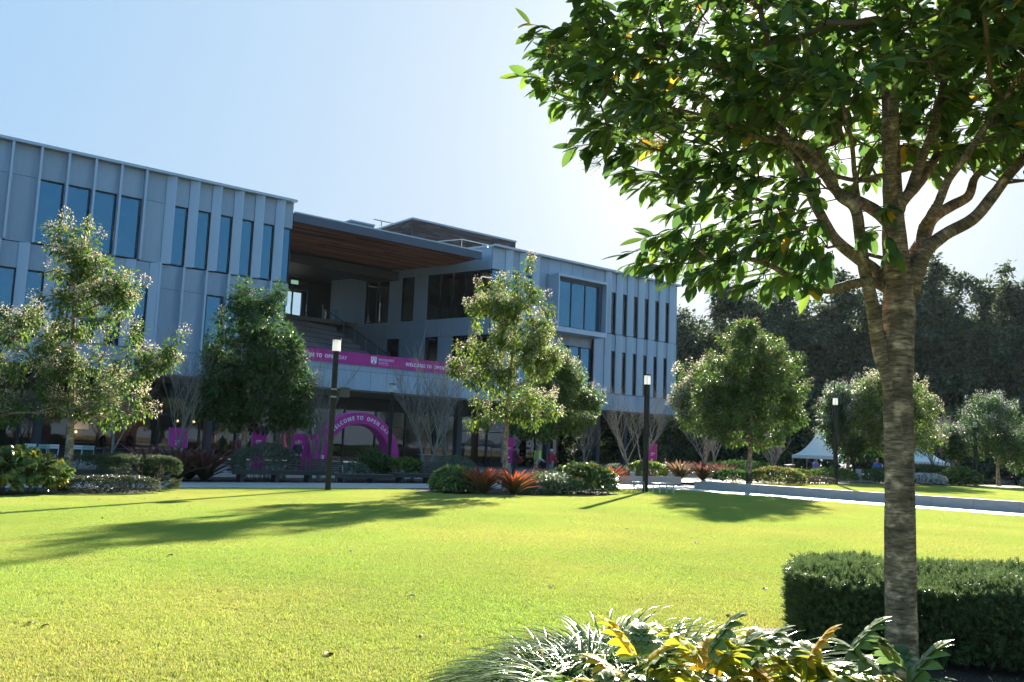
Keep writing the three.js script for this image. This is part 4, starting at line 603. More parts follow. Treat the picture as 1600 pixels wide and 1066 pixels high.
// trees at the viewer's back, mirrored in the glass of the building
{ const blobs = []; const r = rng(640); for (let k = 0; k < 14; k++) blobs.push([(r() - 0.5) * 6, 3.5 + 7 * k / 14, 2.2, 1.3]);
  const q0 = P(-12, -24), t0 = tree({ name: 'broad_tree', seed: 641, label: 'broad green tree on the viewer side mirrored at the left of the glass', x: q0.x, z: q0.z, r: 0.25, trunk: 9, lean: 0, clumps: 520, per: 22, spread: 0.7, leaf: 0.4, tpl: TPL.far, mat: DULL, bark: darkBark, tip: 0.01, sides: 4, colors: GREEN, blobs, deep: 1, group: 'trees on the viewer side' }); t0.scale.set(1.7, 1.5, 1.7);
  [[-2, -30, 'second'], [7, -26, 'third'], [15, -32, 'fourth'], [24, -28, 'fifth'], [33, -31, 'sixth'], [42, -27, 'seventh'], [51, -32, 'eighth']].forEach(([u, D, w], i) => copyOf(t0, P(u, D), i * 1.3, 'broad green tree on the viewer side, ' + w + ' from the left in the glass')); }
// low wood along the far side of the grounds
{ const r = rng(660); [[13, -84, 6], [21, -88, 6.5], [29.5, -86, 6.5], [38, -88, 7], [46.5, -86, 7], [55, -88, 7], [5, -86, 6]].forEach(([x, z, h], i) => { const blobs = []; for (let k = 0; k < 12; k++) blobs.push([(r() - 0.5) * 8, 0.6 + h * 0.75 * r(), 1.9, 1.0]);
  tree({ name: 'understorey_tree', seed: 661 + i, label: 'low dark leafy tree ' + ['left of the broad tree trunk in the distance', 'behind the broad tree trunk', 'left of the white tent', 'behind the white tent', 'right of the near trunk behind the tents', 'at the far right behind the pale bush', 'seen under the building end'][i], x, z, r: 0.2, trunk: h * 0.7, lean: 0, clumps: 420, per: 20, spread: 0.75, leaf: 0.4, tpl: TPL.far, wide: 1.2, mat: DULL, bark: darkBark, tip: 0.012, sides: 4, colors: [[0.04, 0.065, 0.025], [0.055, 0.08, 0.03], [0.09, 0.12, 0.035]], blobs, deep: 0.6, group: 'low dark trees behind the tents' }); }); }
// leafless trees
function bareTree(label, x, z, h, spread, seed, y0 = 0, n = 1) {
  const r = rng(seed), t = thing('bare_tree', label, 'tree', V(x, y0, z), 0, 'leafless trees before the building'), tr = new Soup(), br = new Soup();
  const grow = (p, d, L, R, lv) => {
    const pts = [p.clone()], rad = [R], q = p.clone(), dd = d.clone(), m = 4; const kids = [];
    for (let k = 1; k <= m; k++) { dd.x += gauss(r) * 0.13; dd.z += gauss(r) * 0.13; dd.y += lv ? 0.09 : 0.02; dd.normalize(); q.addScaledVector(dd, L / m); pts.push(q.clone()); rad.push(R * (1 - 0.62 * k / m)); if (k >= 2) kids.push([q.clone(), dd.clone(), rad[k]]); }
    (lv ? br : tr).tube(pts, rad, lv > 2 ? 3 : lv ? 5 : 8);
    if (lv < 3) for (const [kp, kd, kr] of kids) { const c = lv === 0 ? 3 : r() < 0.6 ? 2 : 1; for (let k = 0; k < c; k++) { const a = r() * 6.283, o = V(Math.cos(a) * spread, 0.75, Math.sin(a) * spread).lerp(kd, 0.4).normalize(); grow(kp, o, L * (0.58 + 0.25 * r()), Math.max(0.007, kr * 0.62), lv + 1); } }
  };
  for (let k = 0; k < n; k++) { const a = k * 2.4 + seed; grow(V(0, -0.05, 0), V(n > 1 ? Math.cos(a) * 0.3 : 0, 1, n > 1 ? Math.sin(a) * 0.3 : 0).normalize(), h * 0.42, 0.012 * h + 0.02, 0); }
  part('trunk', tr.geo(), greyBark, t); part('branches', br.geo(), greyBark, t);
}
{ const q = (u, D) => P(u, D);
  [['leafless tree in front of the cafe counter', q(9.55, 33.8), 4.6, 0.8, 301, 1], ['slender leafless tree between the two left trees', q(11.93, 34), 5.4, 0.6, 302, 1], ['leafless tree leaning in from the left edge', q(4.6, 33), 4.2, 1.0, 303, 2], ['leafless tree directly behind the tall lamp post', q(17.6, 33.5), 5.2, 0.75, 304, 2], ['short leafless tree right of the dense green tree', q(16.5, 34.5), 3.4, 0.7, 305, 2], ['wide leafless tree right of the welcome arch', q(23.1, 34), 6.2, 0.8, 306, 2], ['leafless tree left of the slender central tree', q(25, 35), 5.6, 0.75, 307, 1], ['leafless tree beneath the right end of the building', q(36.2, 33.5), 5.8, 0.85, 308, 2], ['leafless tree left of the broad tree trunk', q(51, 40), 5, 0.9, 309, 2], ['leafless tree right of the broad tree trunk', q(55.7, 38), 4.6, 0.9, 310, 2], ['leafless tree between the tent and the pale bush', V(30.6, 0, -64), 5.6, 0.8, 311, 2], ['thin leafless tree close to the pale bush at far right', V(32.0, 0, -65), 5, 0.7, 312, 1], ['leafless tree just left of the lamp post under the building', q(33.5, 34.5), 4.8, 0.8, 313, 1]].forEach(([l, p, h, s, seed, n]) => bareTree(l, p.x, p.z, h, s, seed, 0, n)); }
// ---------------------------------------------------------------- shrubs, hedges, rosettes
// leaves through a rounded block: half sizes a (along), c (across), height h; sq squares the outline
function shrub(o) {
  const r = rng(o.seed), t = thing(o.name, o.label, o.cat ?? 'shrub', o.pos, o.turn ?? TURN, o.group), s = new Soup(), st = new Soup(), d = V(), p = V(), dir = V(), face = V(), e = o.sq ?? 1;
  const near = [], eye = V(0, 1.6, 0).sub(t.position).applyAxisAngle(V(0, 1, 0), -t.rotation.y), pick = o.pieces ? o.tpl.map(tplGeo) : null, paint = o.pieces ? o.colors.map((c) => { const m = (o.mat ?? LEAF).clone(); m.color = rgb(...c); return m; }) : null;
  const pw = (v) => Math.sign(v) * Math.pow(Math.abs(v), e);
  for (let k = 0; k < o.count; k++) {
    rdir(r, d); if (d.y < -0.35) d.y = -d.y; const f = 1 - (o.depth ?? 0.3) * r() * r(), lump = 1 + (o.lump ?? 0.12) * (fbm(d.x * 2.2 + o.seed, d.z * 2.2 + d.y * 1.7, o.seed, 3) - 0.5) * 2;
    p.set(pw(d.x) * o.a * f * lump, Math.max(0.02, o.h * (0.42 + 0.58 * pw(d.y) * f * lump)), pw(d.z) * o.c * f * lump);
    dir.copy(d).multiplyScalar(o.outward ?? 0.8); dir.x += gauss(r) * 0.5; dir.z += gauss(r) * 0.5; dir.y += (o.rise ?? 0.3) + gauss(r) * 0.3; face.copy(d); face.y += 0.6; face.x += gauss(r) * 0.4; face.z += gauss(r) * 0.4;
    const ci = Math.floor(Math.pow(r(), o.bias ?? 1.3) * o.colors.length), c = o.colors[ci], v = 0.8 + 0.4 * r(), q = o.leaf * (0.7 + 0.6 * r()), ti = Math.floor(r() * o.tpl.length); pose(p, dir, face, q * (o.wide ?? 1), q, q);
    if (o.pieces) near.push({ m: M4.clone(), ci, ti, c, v, k: p.distanceTo(eye) - q }); else s.add(o.tpl[ti], M4, c[0] * v, c[1] * v, c[2] * v);
  }
  near.sort((a, b) => a.k - b.k).forEach((l, i) => { if (i >= o.pieces) return s.add(o.tpl[l.ti], l.m, l.c[0] * l.v, l.c[1] * l.v, l.c[2] * l.v); const m = new THREE.Mesh(pick[l.ti], paint[l.ci]); m.name = 'leaf'; l.m.decompose(m.position, m.quaternion, m.scale); t.add(m); });
  for (let k = 0; k < (o.stems ?? 26); k++) { const a = r() * 6.283, f = Math.sqrt(r()) * 0.8, b = V(Math.cos(a) * o.a * f, 0.0, Math.sin(a) * o.c * f); st.tube([b.clone().multiplyScalar(0.7), V(b.x * 0.9, o.h * 0.4, b.z * 0.9), V(b.x * 1.05, o.h * 0.8, b.z * 1.05)], [0.012, 0.009, 0.004], 4); }
  part('stems', st.geo(), twigMat, t); const fo = part('foliage', s.geo(), o.mat ?? LEAF, t); fo.userData.kind = 'stuff'; return t;
}
// a deeply lobed leaf, flat card of fingers with a little cup
const lobed = (seg, pairs) => { const s = new Soup(), finger = leafTpl(seg, (t) => 0.27 * Math.pow(Math.sin(Math.PI * Math.pow(0.12 + 0.88 * t, 0.8)), 0.7) + 0.004, 0.5, 0.15);
  const put = (y, a, L, w) => s.add(finger, pose(V(0, y, -0.22 * y * y), V(Math.sin(a), Math.cos(a), -0.1 - 0.3 * y), V(-0.35 * Math.sin(a), 0.1, 1), L * w, L, L), 1, 1, 1);
  for (let k = 0; k < pairs; k++) { const f = k / (pairs - 1), y = 0.06 + 0.62 * f, L = 0.34 + 0.2 * Math.sin(Math.PI * (0.25 + 0.6 * f)); for (const sx of [-1, 1]) put(y, sx * lerp(1.75, 0.55, f), L, 0.85); } put(0.6, 0.03, 0.52, 1.0); put(0.0, 0, 0.8, 1.0); put(0.25, 0, 0.6, 1.0);
  return { p: [...s.p.slice(0, s.nv * 3)], n: [...s.n.slice(0, s.nv * 3)], i: [...s.i.slice(0, s.ni)] }; };
const lobedTpl = lobed(2, 4), lobedFine = lobed(4, 5);
const sprigTpl = (() => { const s = new Soup(), r = rng(3); for (let k = 0; k < 16; k++) { const y = 0.1 + 0.9 * k / 16, a = k * 2.4; s.add(TPL.needle[0], pose(V(0, y * 0.8, 0), V(Math.cos(a), 0.9 + y * 0.6, Math.sin(a)), V(-Math.cos(a), 1, -Math.sin(a)), 0.42 * (1.1 - 0.5 * y), 0.42 * (1.1 - 0.5 * y), 0.42), 1, 1, 1); } return { p: [...s.p.slice(0, s.nv * 3)], n: [...s.n.slice(0, s.nv * 3)], i: [...s.i.slice(0, s.ni)] }; })();
const strapTpl = leafTpl(5, (s) => 0.035 * Math.pow(1 - s, 0.55) + 0.002, 1.5, 0.35), tuftTpl = leafTpl(3, (s) => 0.05 * Math.pow(1 - s, 0.6) + 0.003, 1.1, 0.3);
const HEDGE = [[0.055, 0.085, 0.035], [0.08, 0.115, 0.045], [0.11, 0.145, 0.055]], GLOSS = leafMat(0.3, 0.5, 0.26), PHIL = [[0.07, 0.13, 0.03], [0.1, 0.17, 0.035], [0.15, 0.2, 0.035], [0.3, 0.28, 0.03]], BLUE = [[0.1, 0.14, 0.1], [0.14, 0.18, 0.13], [0.18, 0.22, 0.16]];
shrub({ seed: 601, name: 'philodendron_shrub', label: 'glossy lobed leaf shrub at the left edge of the lawn', pos: P(4.7, 25.3), a: 1.35, c: 0.8, h: 0.98, pieces: 300, count: 800, leaf: 0.26, tpl: [lobedTpl], colors: PHIL, mat: GLOSS, rise: 0.1, depth: 0.4 });
shrub({ seed: 602, name: 'low_shrub', label: 'low dark glossy shrub in front of the clipped left hedge', pos: P(7.25, 25.35), a: 1.3, c: 0.45, h: 0.46, sq: 0.75, count: 3600, leaf: 0.06, tpl: TPL.mid, wide: 1.7, colors: [[0.06, 0.07, 0.04], [0.08, 0.1, 0.05], [0.1, 0.1, 0.06]], mat: GLOSS });
shrub({ seed: 603, name: 'clipped_hedge', label: 'rounded clipped hedge block at the left end of the lawn', cat: 'hedge', pos: P(8.42, 26.9), a: 1.08, c: 0.6, h: 0.98, sq: 0.5, lump: 0.05, depth: 0.2, count: 2600, leaf: 0.1, tpl: [sprigTpl], wide: 1.2, colors: HEDGE, mat: DULL, rise: 0.5 });
shrub({ seed: 604, name: 'clipped_hedge', label: 'long low hedge behind the left flowering tree', cat: 'hedge', pos: P(7.6, 33.1), a: 2.4, c: 0.5, h: 0.8, sq: 0.5, lump: 0.08, count: 2400, leaf: 0.13, tpl: [sprigTpl], colors: HEDGE, mat: DULL, rise: 0.5 });
shrub({ seed: 605, name: 'tufted_shrub', label: 'bushy narrow leaved planting behind the long left bench', pos: P(15.05, 33.1), a: 1.35, c: 0.8, h: 1.35, count: 3200, leaf: 0.24, tpl: [tuftTpl], colors: BLUE, mat: DULL, rise: 0.2 });
shrub({ seed: 606, name: 'tufted_shrub', label: 'spiky dark tuft in front of the welcome arch', pos: P(20.0, 33.4), a: 0.65, c: 0.6, h: 1.1, count: 900, leaf: 0.5, tpl: [strapTpl], colors: DEEP, mat: LEAF, rise: 0.9, outward: 0.5 });
shrub({ seed: 607, name: 'low_shrub', label: 'grey green mound right of the tall lamp post', pos: P(18.9, 33), a: 0.6, c: 0.6, h: 0.75, count: 1200, leaf: 0.12, tpl: TPL.mid, colors: BLUE, mat: DULL });
shrub({ seed: 608, name: 'leafy_shrub', label: 'broad leaved shrub between the arch and the slatted bench back', pos: P(21.4, 33.2), a: 1.1, c: 0.7, h: 0.95, count: 1100, leaf: 0.2, tpl: TPL.mid, wide: 1.6, colors: GREEN, mat: LEAF });
shrub({ seed: 609, name: 'rounded_shrub', label: 'fine grey rounded shrub behind the slatted bench back', pos: P(24.2, 33.3), a: 1.15, c: 0.8, h: 1.15, count: 3600, leaf: 0.1, tpl: [tuftTpl], wide: 1.5, colors: BLUE, mat: DULL });
shrub({ seed: 610, name: 'weeping_shrub', label: 'mounded drooping shrub at the left end of the central bed', pos: P(18.75, 25.7), a: 0.95, c: 0.85, h: 0.86, count: 1700, leaf: 0.18, tpl: TPL.mid, wide: 1.2, colors: GREEN, mat: LEAF, rise: -0.5 });
shrub({ seed: 611, name: 'grassy_clump', label: 'strappy silver green clump in the central bed', pos: P(22.1, 24.7), a: 1.25, c: 0.75, h: 0.62, count: 1900, leaf: 0.34, tpl: [strapTpl], colors: [[0.09, 0.14, 0.05], [0.13, 0.18, 0.06]], mat: GLOSS, rise: 0.35 });
shrub({ seed: 612, name: 'philodendron_shrub', label: 'lobed yellow tipped shrub at the right end of the central bed', pos: P(24.4, 25.1), a: 1.5, c: 0.95, h: 0.98, pieces: 300, count: 1000, leaf: 0.24, tpl: [lobedTpl], colors: PHIL, mat: GLOSS, rise: 0.1, depth: 0.45 });
shrub({ seed: 613, name: 'leafy_shrub', label: 'bright leafy shrub behind the chair and lamp post', pos: P(37.2, 33.4, 0.25), a: 1.5, c: 0.7, h: 0.85, count: 1500, leaf: 0.17, tpl: TPL.mid, wide: 1.4, colors: LIME, mat: LEAF });
shrub({ seed: 614, name: 'rounded_shrub', label: 'small grey leaved shrub left of the lamp post by the chair', pos: P(34.6, 33.3, 0.25), a: 0.9, c: 0.6, h: 0.7, count: 1400, leaf: 0.12, tpl: TPL.mid, colors: BLUE, mat: LEAF });
shrub({ seed: 615, name: 'leafy_shrub', label: 'mounded bronze tipped shrub under the broad tree', pos: P(38.7, 26.2, TH), a: 1.9, c: 0.9, h: 0.78, count: 2400, leaf: 0.15, tpl: TPL.mid, wide: 1.3, colors: [[0.08, 0.13, 0.03], [0.13, 0.16, 0.04], [0.25, 0.18, 0.08]], mat: LEAF });
shrub({ seed: 616, name: 'rounded_shrub', label: 'dark shrub at the left corner of the raised lawn', pos: P(36.5, 27.3, TH), a: 0.95, c: 0.8, h: 0.6, count: 1300, leaf: 0.15, tpl: TPL.mid, colors: DEEP, mat: LEAF });
shrub({ seed: 617, name: 'clipped_hedge', label: 'sloping clipped hedge right of the broad tree', cat: 'hedge', pos: P(42.9, 28.6, TH), a: 2.0, c: 0.6, h: 0.7, sq: 0.6, lump: 0.2, count: 2000, leaf: 0.13, tpl: [sprigTpl], colors: LIME, mat: DULL, rise: 0.5 });
shrub({ seed: 618, name: 'low_shrub', label: 'low shiny purple leaved edging on the raised lawn', pos: P(42.3, 26.6, TH), a: 2.0, c: 0.5, h: 0.36, sq: 0.7, count: 2200, leaf: 0.1, tpl: TPL.mid, wide: 1.5, colors: [[0.07, 0.06, 0.05], [0.1, 0.08, 0.07], [0.12, 0.12, 0.06]], mat: GLOSS });
shrub({ seed: 619, name: 'rounded_shrub', label: 'dark round shrub left of the near trunk on the raised lawn', pos: P(51, 27, TH), a: 2.0, c: 1.1, h: 0.95, count: 2200, leaf: 0.17, tpl: TPL.mid, colors: DEEP, mat: LEAF });
shrub({ seed: 620, name: 'clipped_hedge', label: 'round clipped hedge behind the white flowers right of the trunk', cat: 'hedge', pos: P(58, 28.4, TH), a: 2.8, c: 1.0, h: 1.2, sq: 0.8, count: 2600, leaf: 0.17, tpl: [sprigTpl], colors: HEDGE, mat: DULL, rise: 0.5 });
{ const t = shrub({ seed: 621, name: 'low_shrub', label: 'low shrub covered in white flowers right of the near trunk', pos: P(54.8, 26.6, TH), a: 2.2, c: 0.7, h: 0.68, count: 2400, leaf: 0.12, tpl: TPL.mid, colors: [[0.1, 0.13, 0.06], [0.5, 0.5, 0.5], [0.62, 0.6, 0.62]], bias: 0.9, mat: DULL }); }
shrub({ seed: 622, name: 'philodendron_shrub', label: 'bright yellow green shrub right of the white flowers', pos: P(59.3, 26.6, TH), a: 1.9, c: 0.9, h: 0.98, count: 900, leaf: 0.28, tpl: [lobedTpl], colors: PHIL, mat: LEAF, rise: 0.1 });
shrub({ seed: 623, name: 'tufted_shrub', label: 'blue green low planting at the far right edge', pos: V(33.5, TH, -56), a: 3.2, c: 1.2, h: 0.8, count: 2600, leaf: 0.22, tpl: TPL.mid, colors: BLUE, mat: DULL });
shrub({ seed: 624, name: 'rounded_shrub', label: 'low green planting before the dark wall by the tent', pos: V(19.8, TH, -55.5), a: 2.6, c: 0.9, h: 0.75, count: 2000, leaf: 0.18, tpl: TPL.mid, colors: GREEN, mat: DULL });
shrub({ seed: 625, name: 'rounded_shrub', label: 'dark hedge mass under the broad tree in the distance', pos: V(15.5, 0, -60), a: 4.2, c: 1.0, h: 1.3, count: 2600, leaf: 0.22, tpl: TPL.mid, colors: DEEP, mat: DULL });
// red leaved rosettes, every leaf a piece of its own
const bromTone = (tip, base) => leafTpl(6, (s) => 0.05 * Math.min(1, 1.5 - 1.35 * s + 0.1) * (s > 0.9 ? 0.55 : 1), 0.7, 0.4, (s) => [0, 1, 2].map((k) => lerp(base[k], tip[k], clamp(s * 1.5 - 0.35, 0, 1))));
const BT = { red: [tplGeo(bromTone([0.42, 0.075, 0.03], [0.12, 0.11, 0.025])), tplGeo(bromTone([0.3, 0.05, 0.03], [0.1, 0.1, 0.025]))], dark: [tplGeo(bromTone([0.17, 0.04, 0.045], [0.08, 0.075, 0.025])), tplGeo(bromTone([0.13, 0.05, 0.05], [0.09, 0.1, 0.03]))], pale: [tplGeo(bromTone([0.26, 0.13, 0.07], [0.14, 0.13, 0.05])), tplGeo(bromTone([0.2, 0.12, 0.08], [0.12, 0.12, 0.05]))] };
const bromMat = leafMat(0.42, 0.6, 0.25);
function bromeliad(label, pos, R, H, kind, seed, n = 64) {
  const r = rng(seed), t = thing('bromeliad', label, 'plant', pos, 0, 'red leaved rosette plants'), q = BT[kind];
  for (let k = 0; k < n; k++) { const f = k / n, a = k * 2.39996 + 0.2 * r(), up = lerp(3.2, 0.75, Math.pow(f, 0.9)) + 0.15 * gauss(r), L = Math.hypot(R, H) * (0.75 + 0.3 * r()) * (0.85 + 0.2 * f), m = new THREE.Mesh(q[Math.floor(r() * 2)], bromMat); m.name = 'leaf'; m.castShadow = m.receiveShadow = true; pose(V(Math.cos(a) * 0.05, 0.02 + 0.08 * (1 - f), Math.sin(a) * 0.05), V(Math.cos(a), up, Math.sin(a)), V(-Math.cos(a), 1.2, -Math.sin(a)), L * 1.15, L, L, m.matrix); m.matrix.decompose(m.position, m.quaternion, m.scale); t.add(m); }
  const s = new Soup(); s.tube([V(0, -0.05, 0), V(0, 0.14, 0)], [0.07, 0.05], 8); part('stem', s.geo(), twigMat, t);
}
[['dark red rosette plant at the left of the central bed', P(19.05, 24.5), 0.72, 1.1, 'red', 701], ['bright orange red rosette plant in the central bed', P(20.15, 24.2), 0.78, 1.05, 'red', 702], ['bronze rosette behind the strappy clump of the central bed', P(24.5, 27.2), 0.7, 1.1, 'red', 703], ['bronze rosette beside another at the back of the central bed', P(25.6, 27.4), 0.7, 1.1, 'pale', 704], ['wide bronze rosette at the right end of the central bed', P(28.0, 27.3), 0.95, 1.2, 'red', 705], ['pale brown rosette plant right of the magenta totem', P(39.3, 32.9, 0.2), 0.95, 1.25, 'pale', 706], ['dark rosette plant next to the pale one by the low wall', P(41.3, 32.9, 0.2), 0.95, 1.25, 'dark', 707], ['dark rosette plant at the foot of the broad tree', P(43.3, 33.0, 0.2), 0.9, 1.15, 'dark', 708], ['purple green rosette left of the row by the path', P(10.4, 32.3), 0.85, 1.5, 'dark', 709], ['tall purple green rosette in the middle of the row by the path', P(11.35, 32.2), 0.85, 1.55, 'dark', 710], ['purple green rosette at the right of the row beside the bench', P(12.35, 32.2), 0.8, 1.5, 'dark', 711], ['pointed purple rosette behind the left cafe chairs', P(6.35, 32.6), 0.7, 1.4, 'dark', 712], ['purple rosette behind the row by the path', P(11.0, 33.2), 0.8, 1.5, 'dark', 713], ['purple rosette at the back of the row near the bare tree', P(12.2, 33.3), 0.8, 1.5, 'dark', 714]].forEach((a) => bromeliad(...a));
// ---------------------------------------------------------------- foreground: near hedge, strappy clump, lobed plants
{ // clipped hedge on the right
  const t = thing('clipped_hedge', 'large clipped dark hedge behind the near tree trunk', 'hedge', V(5.12, 0, -7.75), -0.32), r = rng(801), n = 34000, a = 2.55, c = 1.05, h = 0.655;
  const im = new THREE.InstancedMesh(tplGeo(sprigTpl), leafMat(0.3, 0.35, 0.35), n); im.name = 'foliage'; im.userData.kind = 'stuff'; im.castShadow = im.receiveShadow = true; const col = new THREE.Color(), p = V(), d = V();
  for (let k = 0; k < n; k++) {
    const topFace = r() < 0.5, inside = r() < 0.28; let x, y, z, nx = 0, ny = 0, nz = 0;
    if (inside) { x = (r() * 2 - 1) * (a - 0.1); z = (r() * 2 - 1) * (c - 0.1); y = h * (0.12 + 0.72 * r()); ny = 0.3; } else if (topFace) { x = (r() * 2 - 1) * a; z = (r() * 2 - 1) * c; y = h - 0.09 * r() * r() - 0.03; ny = 1; } else { const q = r() * (2 * a + 2 * c) * 2; if (q < 4 * a) { x = (r() * 2 - 1) * a; nz = q < 2 * a ? 1 : -1; z = nz * (c - 0.16 * r() * r()); } else { z = (r() * 2 - 1) * c; nx = q < 4 * a + 2 * c ? 1 : -1; x = nx * (a - 0.2 * r() * r()); } y = 0.06 + (h - 0.1) * Math.pow(r(), 0.75); if (nz > 0 && x > -0.6 && x > 0.2 && y < h * 0.6 && r() < 0.7) { y = h * (0.62 + 0.3 * r()); } }
    const ex = Math.max(0, Math.abs(x) - (a - 0.55)), ez = Math.max(0, Math.abs(z) - (c - 0.55)), rr = Math.hypot(ex, ez); if (rr > 0.55) { x -= Math.sign(x) * ex * (1 - 0.55 / rr); z -= Math.sign(z) * ez * (1 - 0.55 / rr); } if (ny === 1) { const er = Math.max(0, Math.hypot(ex, ez) - 0.3); y -= er * er * 0.9; }
    const lump = 0.11 * (fbm(x * 2 + 9, z * 2 + y * 2, 77, 3) - 0.5); p.set(x + nx * lump, y + ny * lump * 1.6, z + nz * lump); d.set(nx * 0.8 + gauss(r) * 0.7, ny * 0.6 + 0.45 + gauss(r) * 0.5, nz * 0.8 + gauss(r) * 0.7);
    im.setMatrixAt(k, pose(p, d, rdir(r, _z.clone()), 0.09 * (0.7 + 0.6 * r()), 0.09 * (0.8 + 0.7 * r()), 0.09)); const v = 0.7 + 0.6 * r(); col.setRGB(0.1 * v, 0.15 * v, 0.05 * v); im.setColorAt(k, col);
  }
  t.add(im); const s = new Soup(); for (let k = 0; k < 420; k++) { const x = (r() * 2 - 1) * (a - 0.15), z = (r() * 2 - 1) * (c - 0.1), y = 0.3 + 0.38 * r(); const b = V(x * 0.85 + gauss(r) * 0.1, 0, z * 0.8), m = V(x * 0.95 + gauss(r) * 0.12, y * 0.5, z * 0.92 + gauss(r) * 0.08); s.tube([b, m, V(x + gauss(r) * 0.1, y, z)], [0.007, 0.005, 0.002], 4); } part('branches', s.geo(), mat(0.2, 0.17, 0.13, 0.9), t);
}
structure('garden_bed', (() => { const g = new THREE.ShapeGeometry(new THREE.Shape(BED_N.map((q) => new THREE.Vector2(q[0], q[1])))).rotateX(-Math.PI / 2).translate(0, 0.03, 0); return g; })(), M.mulch);
{ // strappy clumps in front: blades as geometry, one plant each
  const blade = leafTpl(9, (s) => 0.0125 * Math.pow(1 - s, 0.45) * (0.55 + 0.45 * Math.min(1, s * 8)) + 0.0006, 1.35, 0.45), m = leafMat(0.34, 0.62, 0.2);
  [['silvery strappy clump at the left of the near planting', 0.36, -5.75, 810], ['tall strappy clump in the middle of the near planting', 0.72, -6.05, 811], ['strappy clump behind the yellow lobed leaves', 1.08, -5.9, 812], ['strappy clump at the right of the near planting', 1.4, -5.5, 813], ['strappy clump low at the front of the near planting', 0.55, -5.35, 814], ['sparse strappy clump beside the dark hedge', 1.62, -5.9, 815]].forEach(([l, x, z, seed], j) => {
    const r = rng(seed), t = thing('strappy_clump', l, 'plant', V(x, 0.02, z), 0, 'strappy clumps in the near planting'), s = new Soup(), n = j === 5 ? 300 : 1500;
    for (let k = 0; k < n; k++) { const a = r() * 6.283, f = Math.sqrt(r()), L = (0.5 + 0.46 * r()) * (j === 5 ? 0.7 : j === 0 ? 0.85 : 1), c = r(), v = 0.8 + 0.4 * r(), q = c < 0.06 ? [0.42, 0.36, 0.12] : c < 0.3 ? [0.16, 0.25, 0.04] : [0.075, 0.14, 0.04]; s.add(blade, pose(V(Math.cos(a) * f * 0.22, 0, Math.sin(a) * f * 0.2), V(Math.cos(a) * (0.25 + f * 0.8) - 0.12, 1.15 - 0.3 * r(), Math.sin(a) * (0.25 + f * 0.8)), V(-Math.cos(a), 0.6, -Math.sin(a)), L * (0.8 + 0.5 * r()), L, L), q[0] * v, q[1] * v, q[2] * v); }
    part('blades', s.geo(), m, t).userData.kind = 'stuff'; const st = new Soup(); st.tube([V(0, -0.02, 0), V(0, 0.06, 0)], [0.09, 0.05], 9); part('crown_base', st.geo(), twigMat, t);
  });
}
{ // lobed plants along the bottom edge, each leaf a piece of its own
  const g = tplGeo(lobedFine), tones = [[0.5, 0.4, 0.02], [0.32, 0.34, 0.03], [0.13, 0.21, 0.035], [0.1, 0.17, 0.05], [0.5, 0.33, 0.02]].map((c) => leafMat(0.42, 0.75, 0.2, ...c));
  const stalk = tplGeo(leafTpl(1, (s) => 0.014 * (1 - 0.5 * s), 0.2, 0.6));
  [['yellow tipped lobed plant left in the near planting', 0.74, -4.85, 0.5, 0], ['yellow lobed plant below the strappy clumps', 1.02, -4.7, 0.56, 1], ['bright yellow lobed plant in the middle of the near planting', 1.28, -4.85, 0.54, 0], ['green and yellow lobed plant left of the near trunk', 1.52, -4.7, 0.56, 1], ['lobed plant with one tall yellow leaf by the near trunk', 1.76, -4.75, 0.54, 0], ['grey green lobed plant at the foot of the near trunk', 2.0, -4.65, 0.56, 3], ['grey green lobed plant right of the near trunk', 2.42, -4.5, 0.38, 3], ['small lobed plant low in the near planting', 0.5, -4.6, 0.34, 2]].forEach(([l, x, z, H, tone], j) => {
    const r = rng(830 + j), t = thing('lobed_plant', l, 'plant', V(x, 0.02, z), 0, 'lobed leaf plants in the near planting');
    for (let k = 0; k < 26; k++) { const a = k * 2.39996 + r() * 0.4, f = Math.sqrt((k + 0.5) / 26), hh = H * (1.12 - 0.6 * f) * (0.85 + 0.3 * r()), tip = V(Math.cos(a) * f * 0.24, hh, Math.sin(a) * f * 0.24), L = 0.2 + 0.1 * r(), c = r();
      const m = new THREE.Mesh(g, tones[c < 0.42 ? tone : c < 0.6 ? 1 : c < 0.8 ? 2 : c < 0.9 ? 3 : tone === 3 ? 3 : 4]); m.name = 'leaf'; m.castShadow = m.receiveShadow = true; pose(tip, V(Math.cos(a) * (0.3 + f), 0.9 - 0.9 * f + 0.3 * gauss(r), Math.sin(a) * (0.3 + f)), V(-Math.cos(a) * 0.5, 1, -Math.sin(a) * 0.5), L * 0.95, L, L, m.matrix); m.matrix.decompose(m.position, m.quaternion, m.scale); t.add(m); }
    const s = new Soup(); for (let k = 0; k < 26; k++) { const a = k * 2.39996, f = Math.sqrt((k + 0.5) / 26); s.tube([V(0, 0, 0), V(Math.cos(a) * f * 0.1, H * 0.5, Math.sin(a) * f * 0.1), V(Math.cos(a) * f * 0.24, H * (1.05 - 0.55 * f), Math.sin(a) * f * 0.24)], [0.008, 0.006, 0.005], 5); } part('stalks', s.geo(), mat(0.14, 0.2, 0.05, 0.6), t);
  });
}
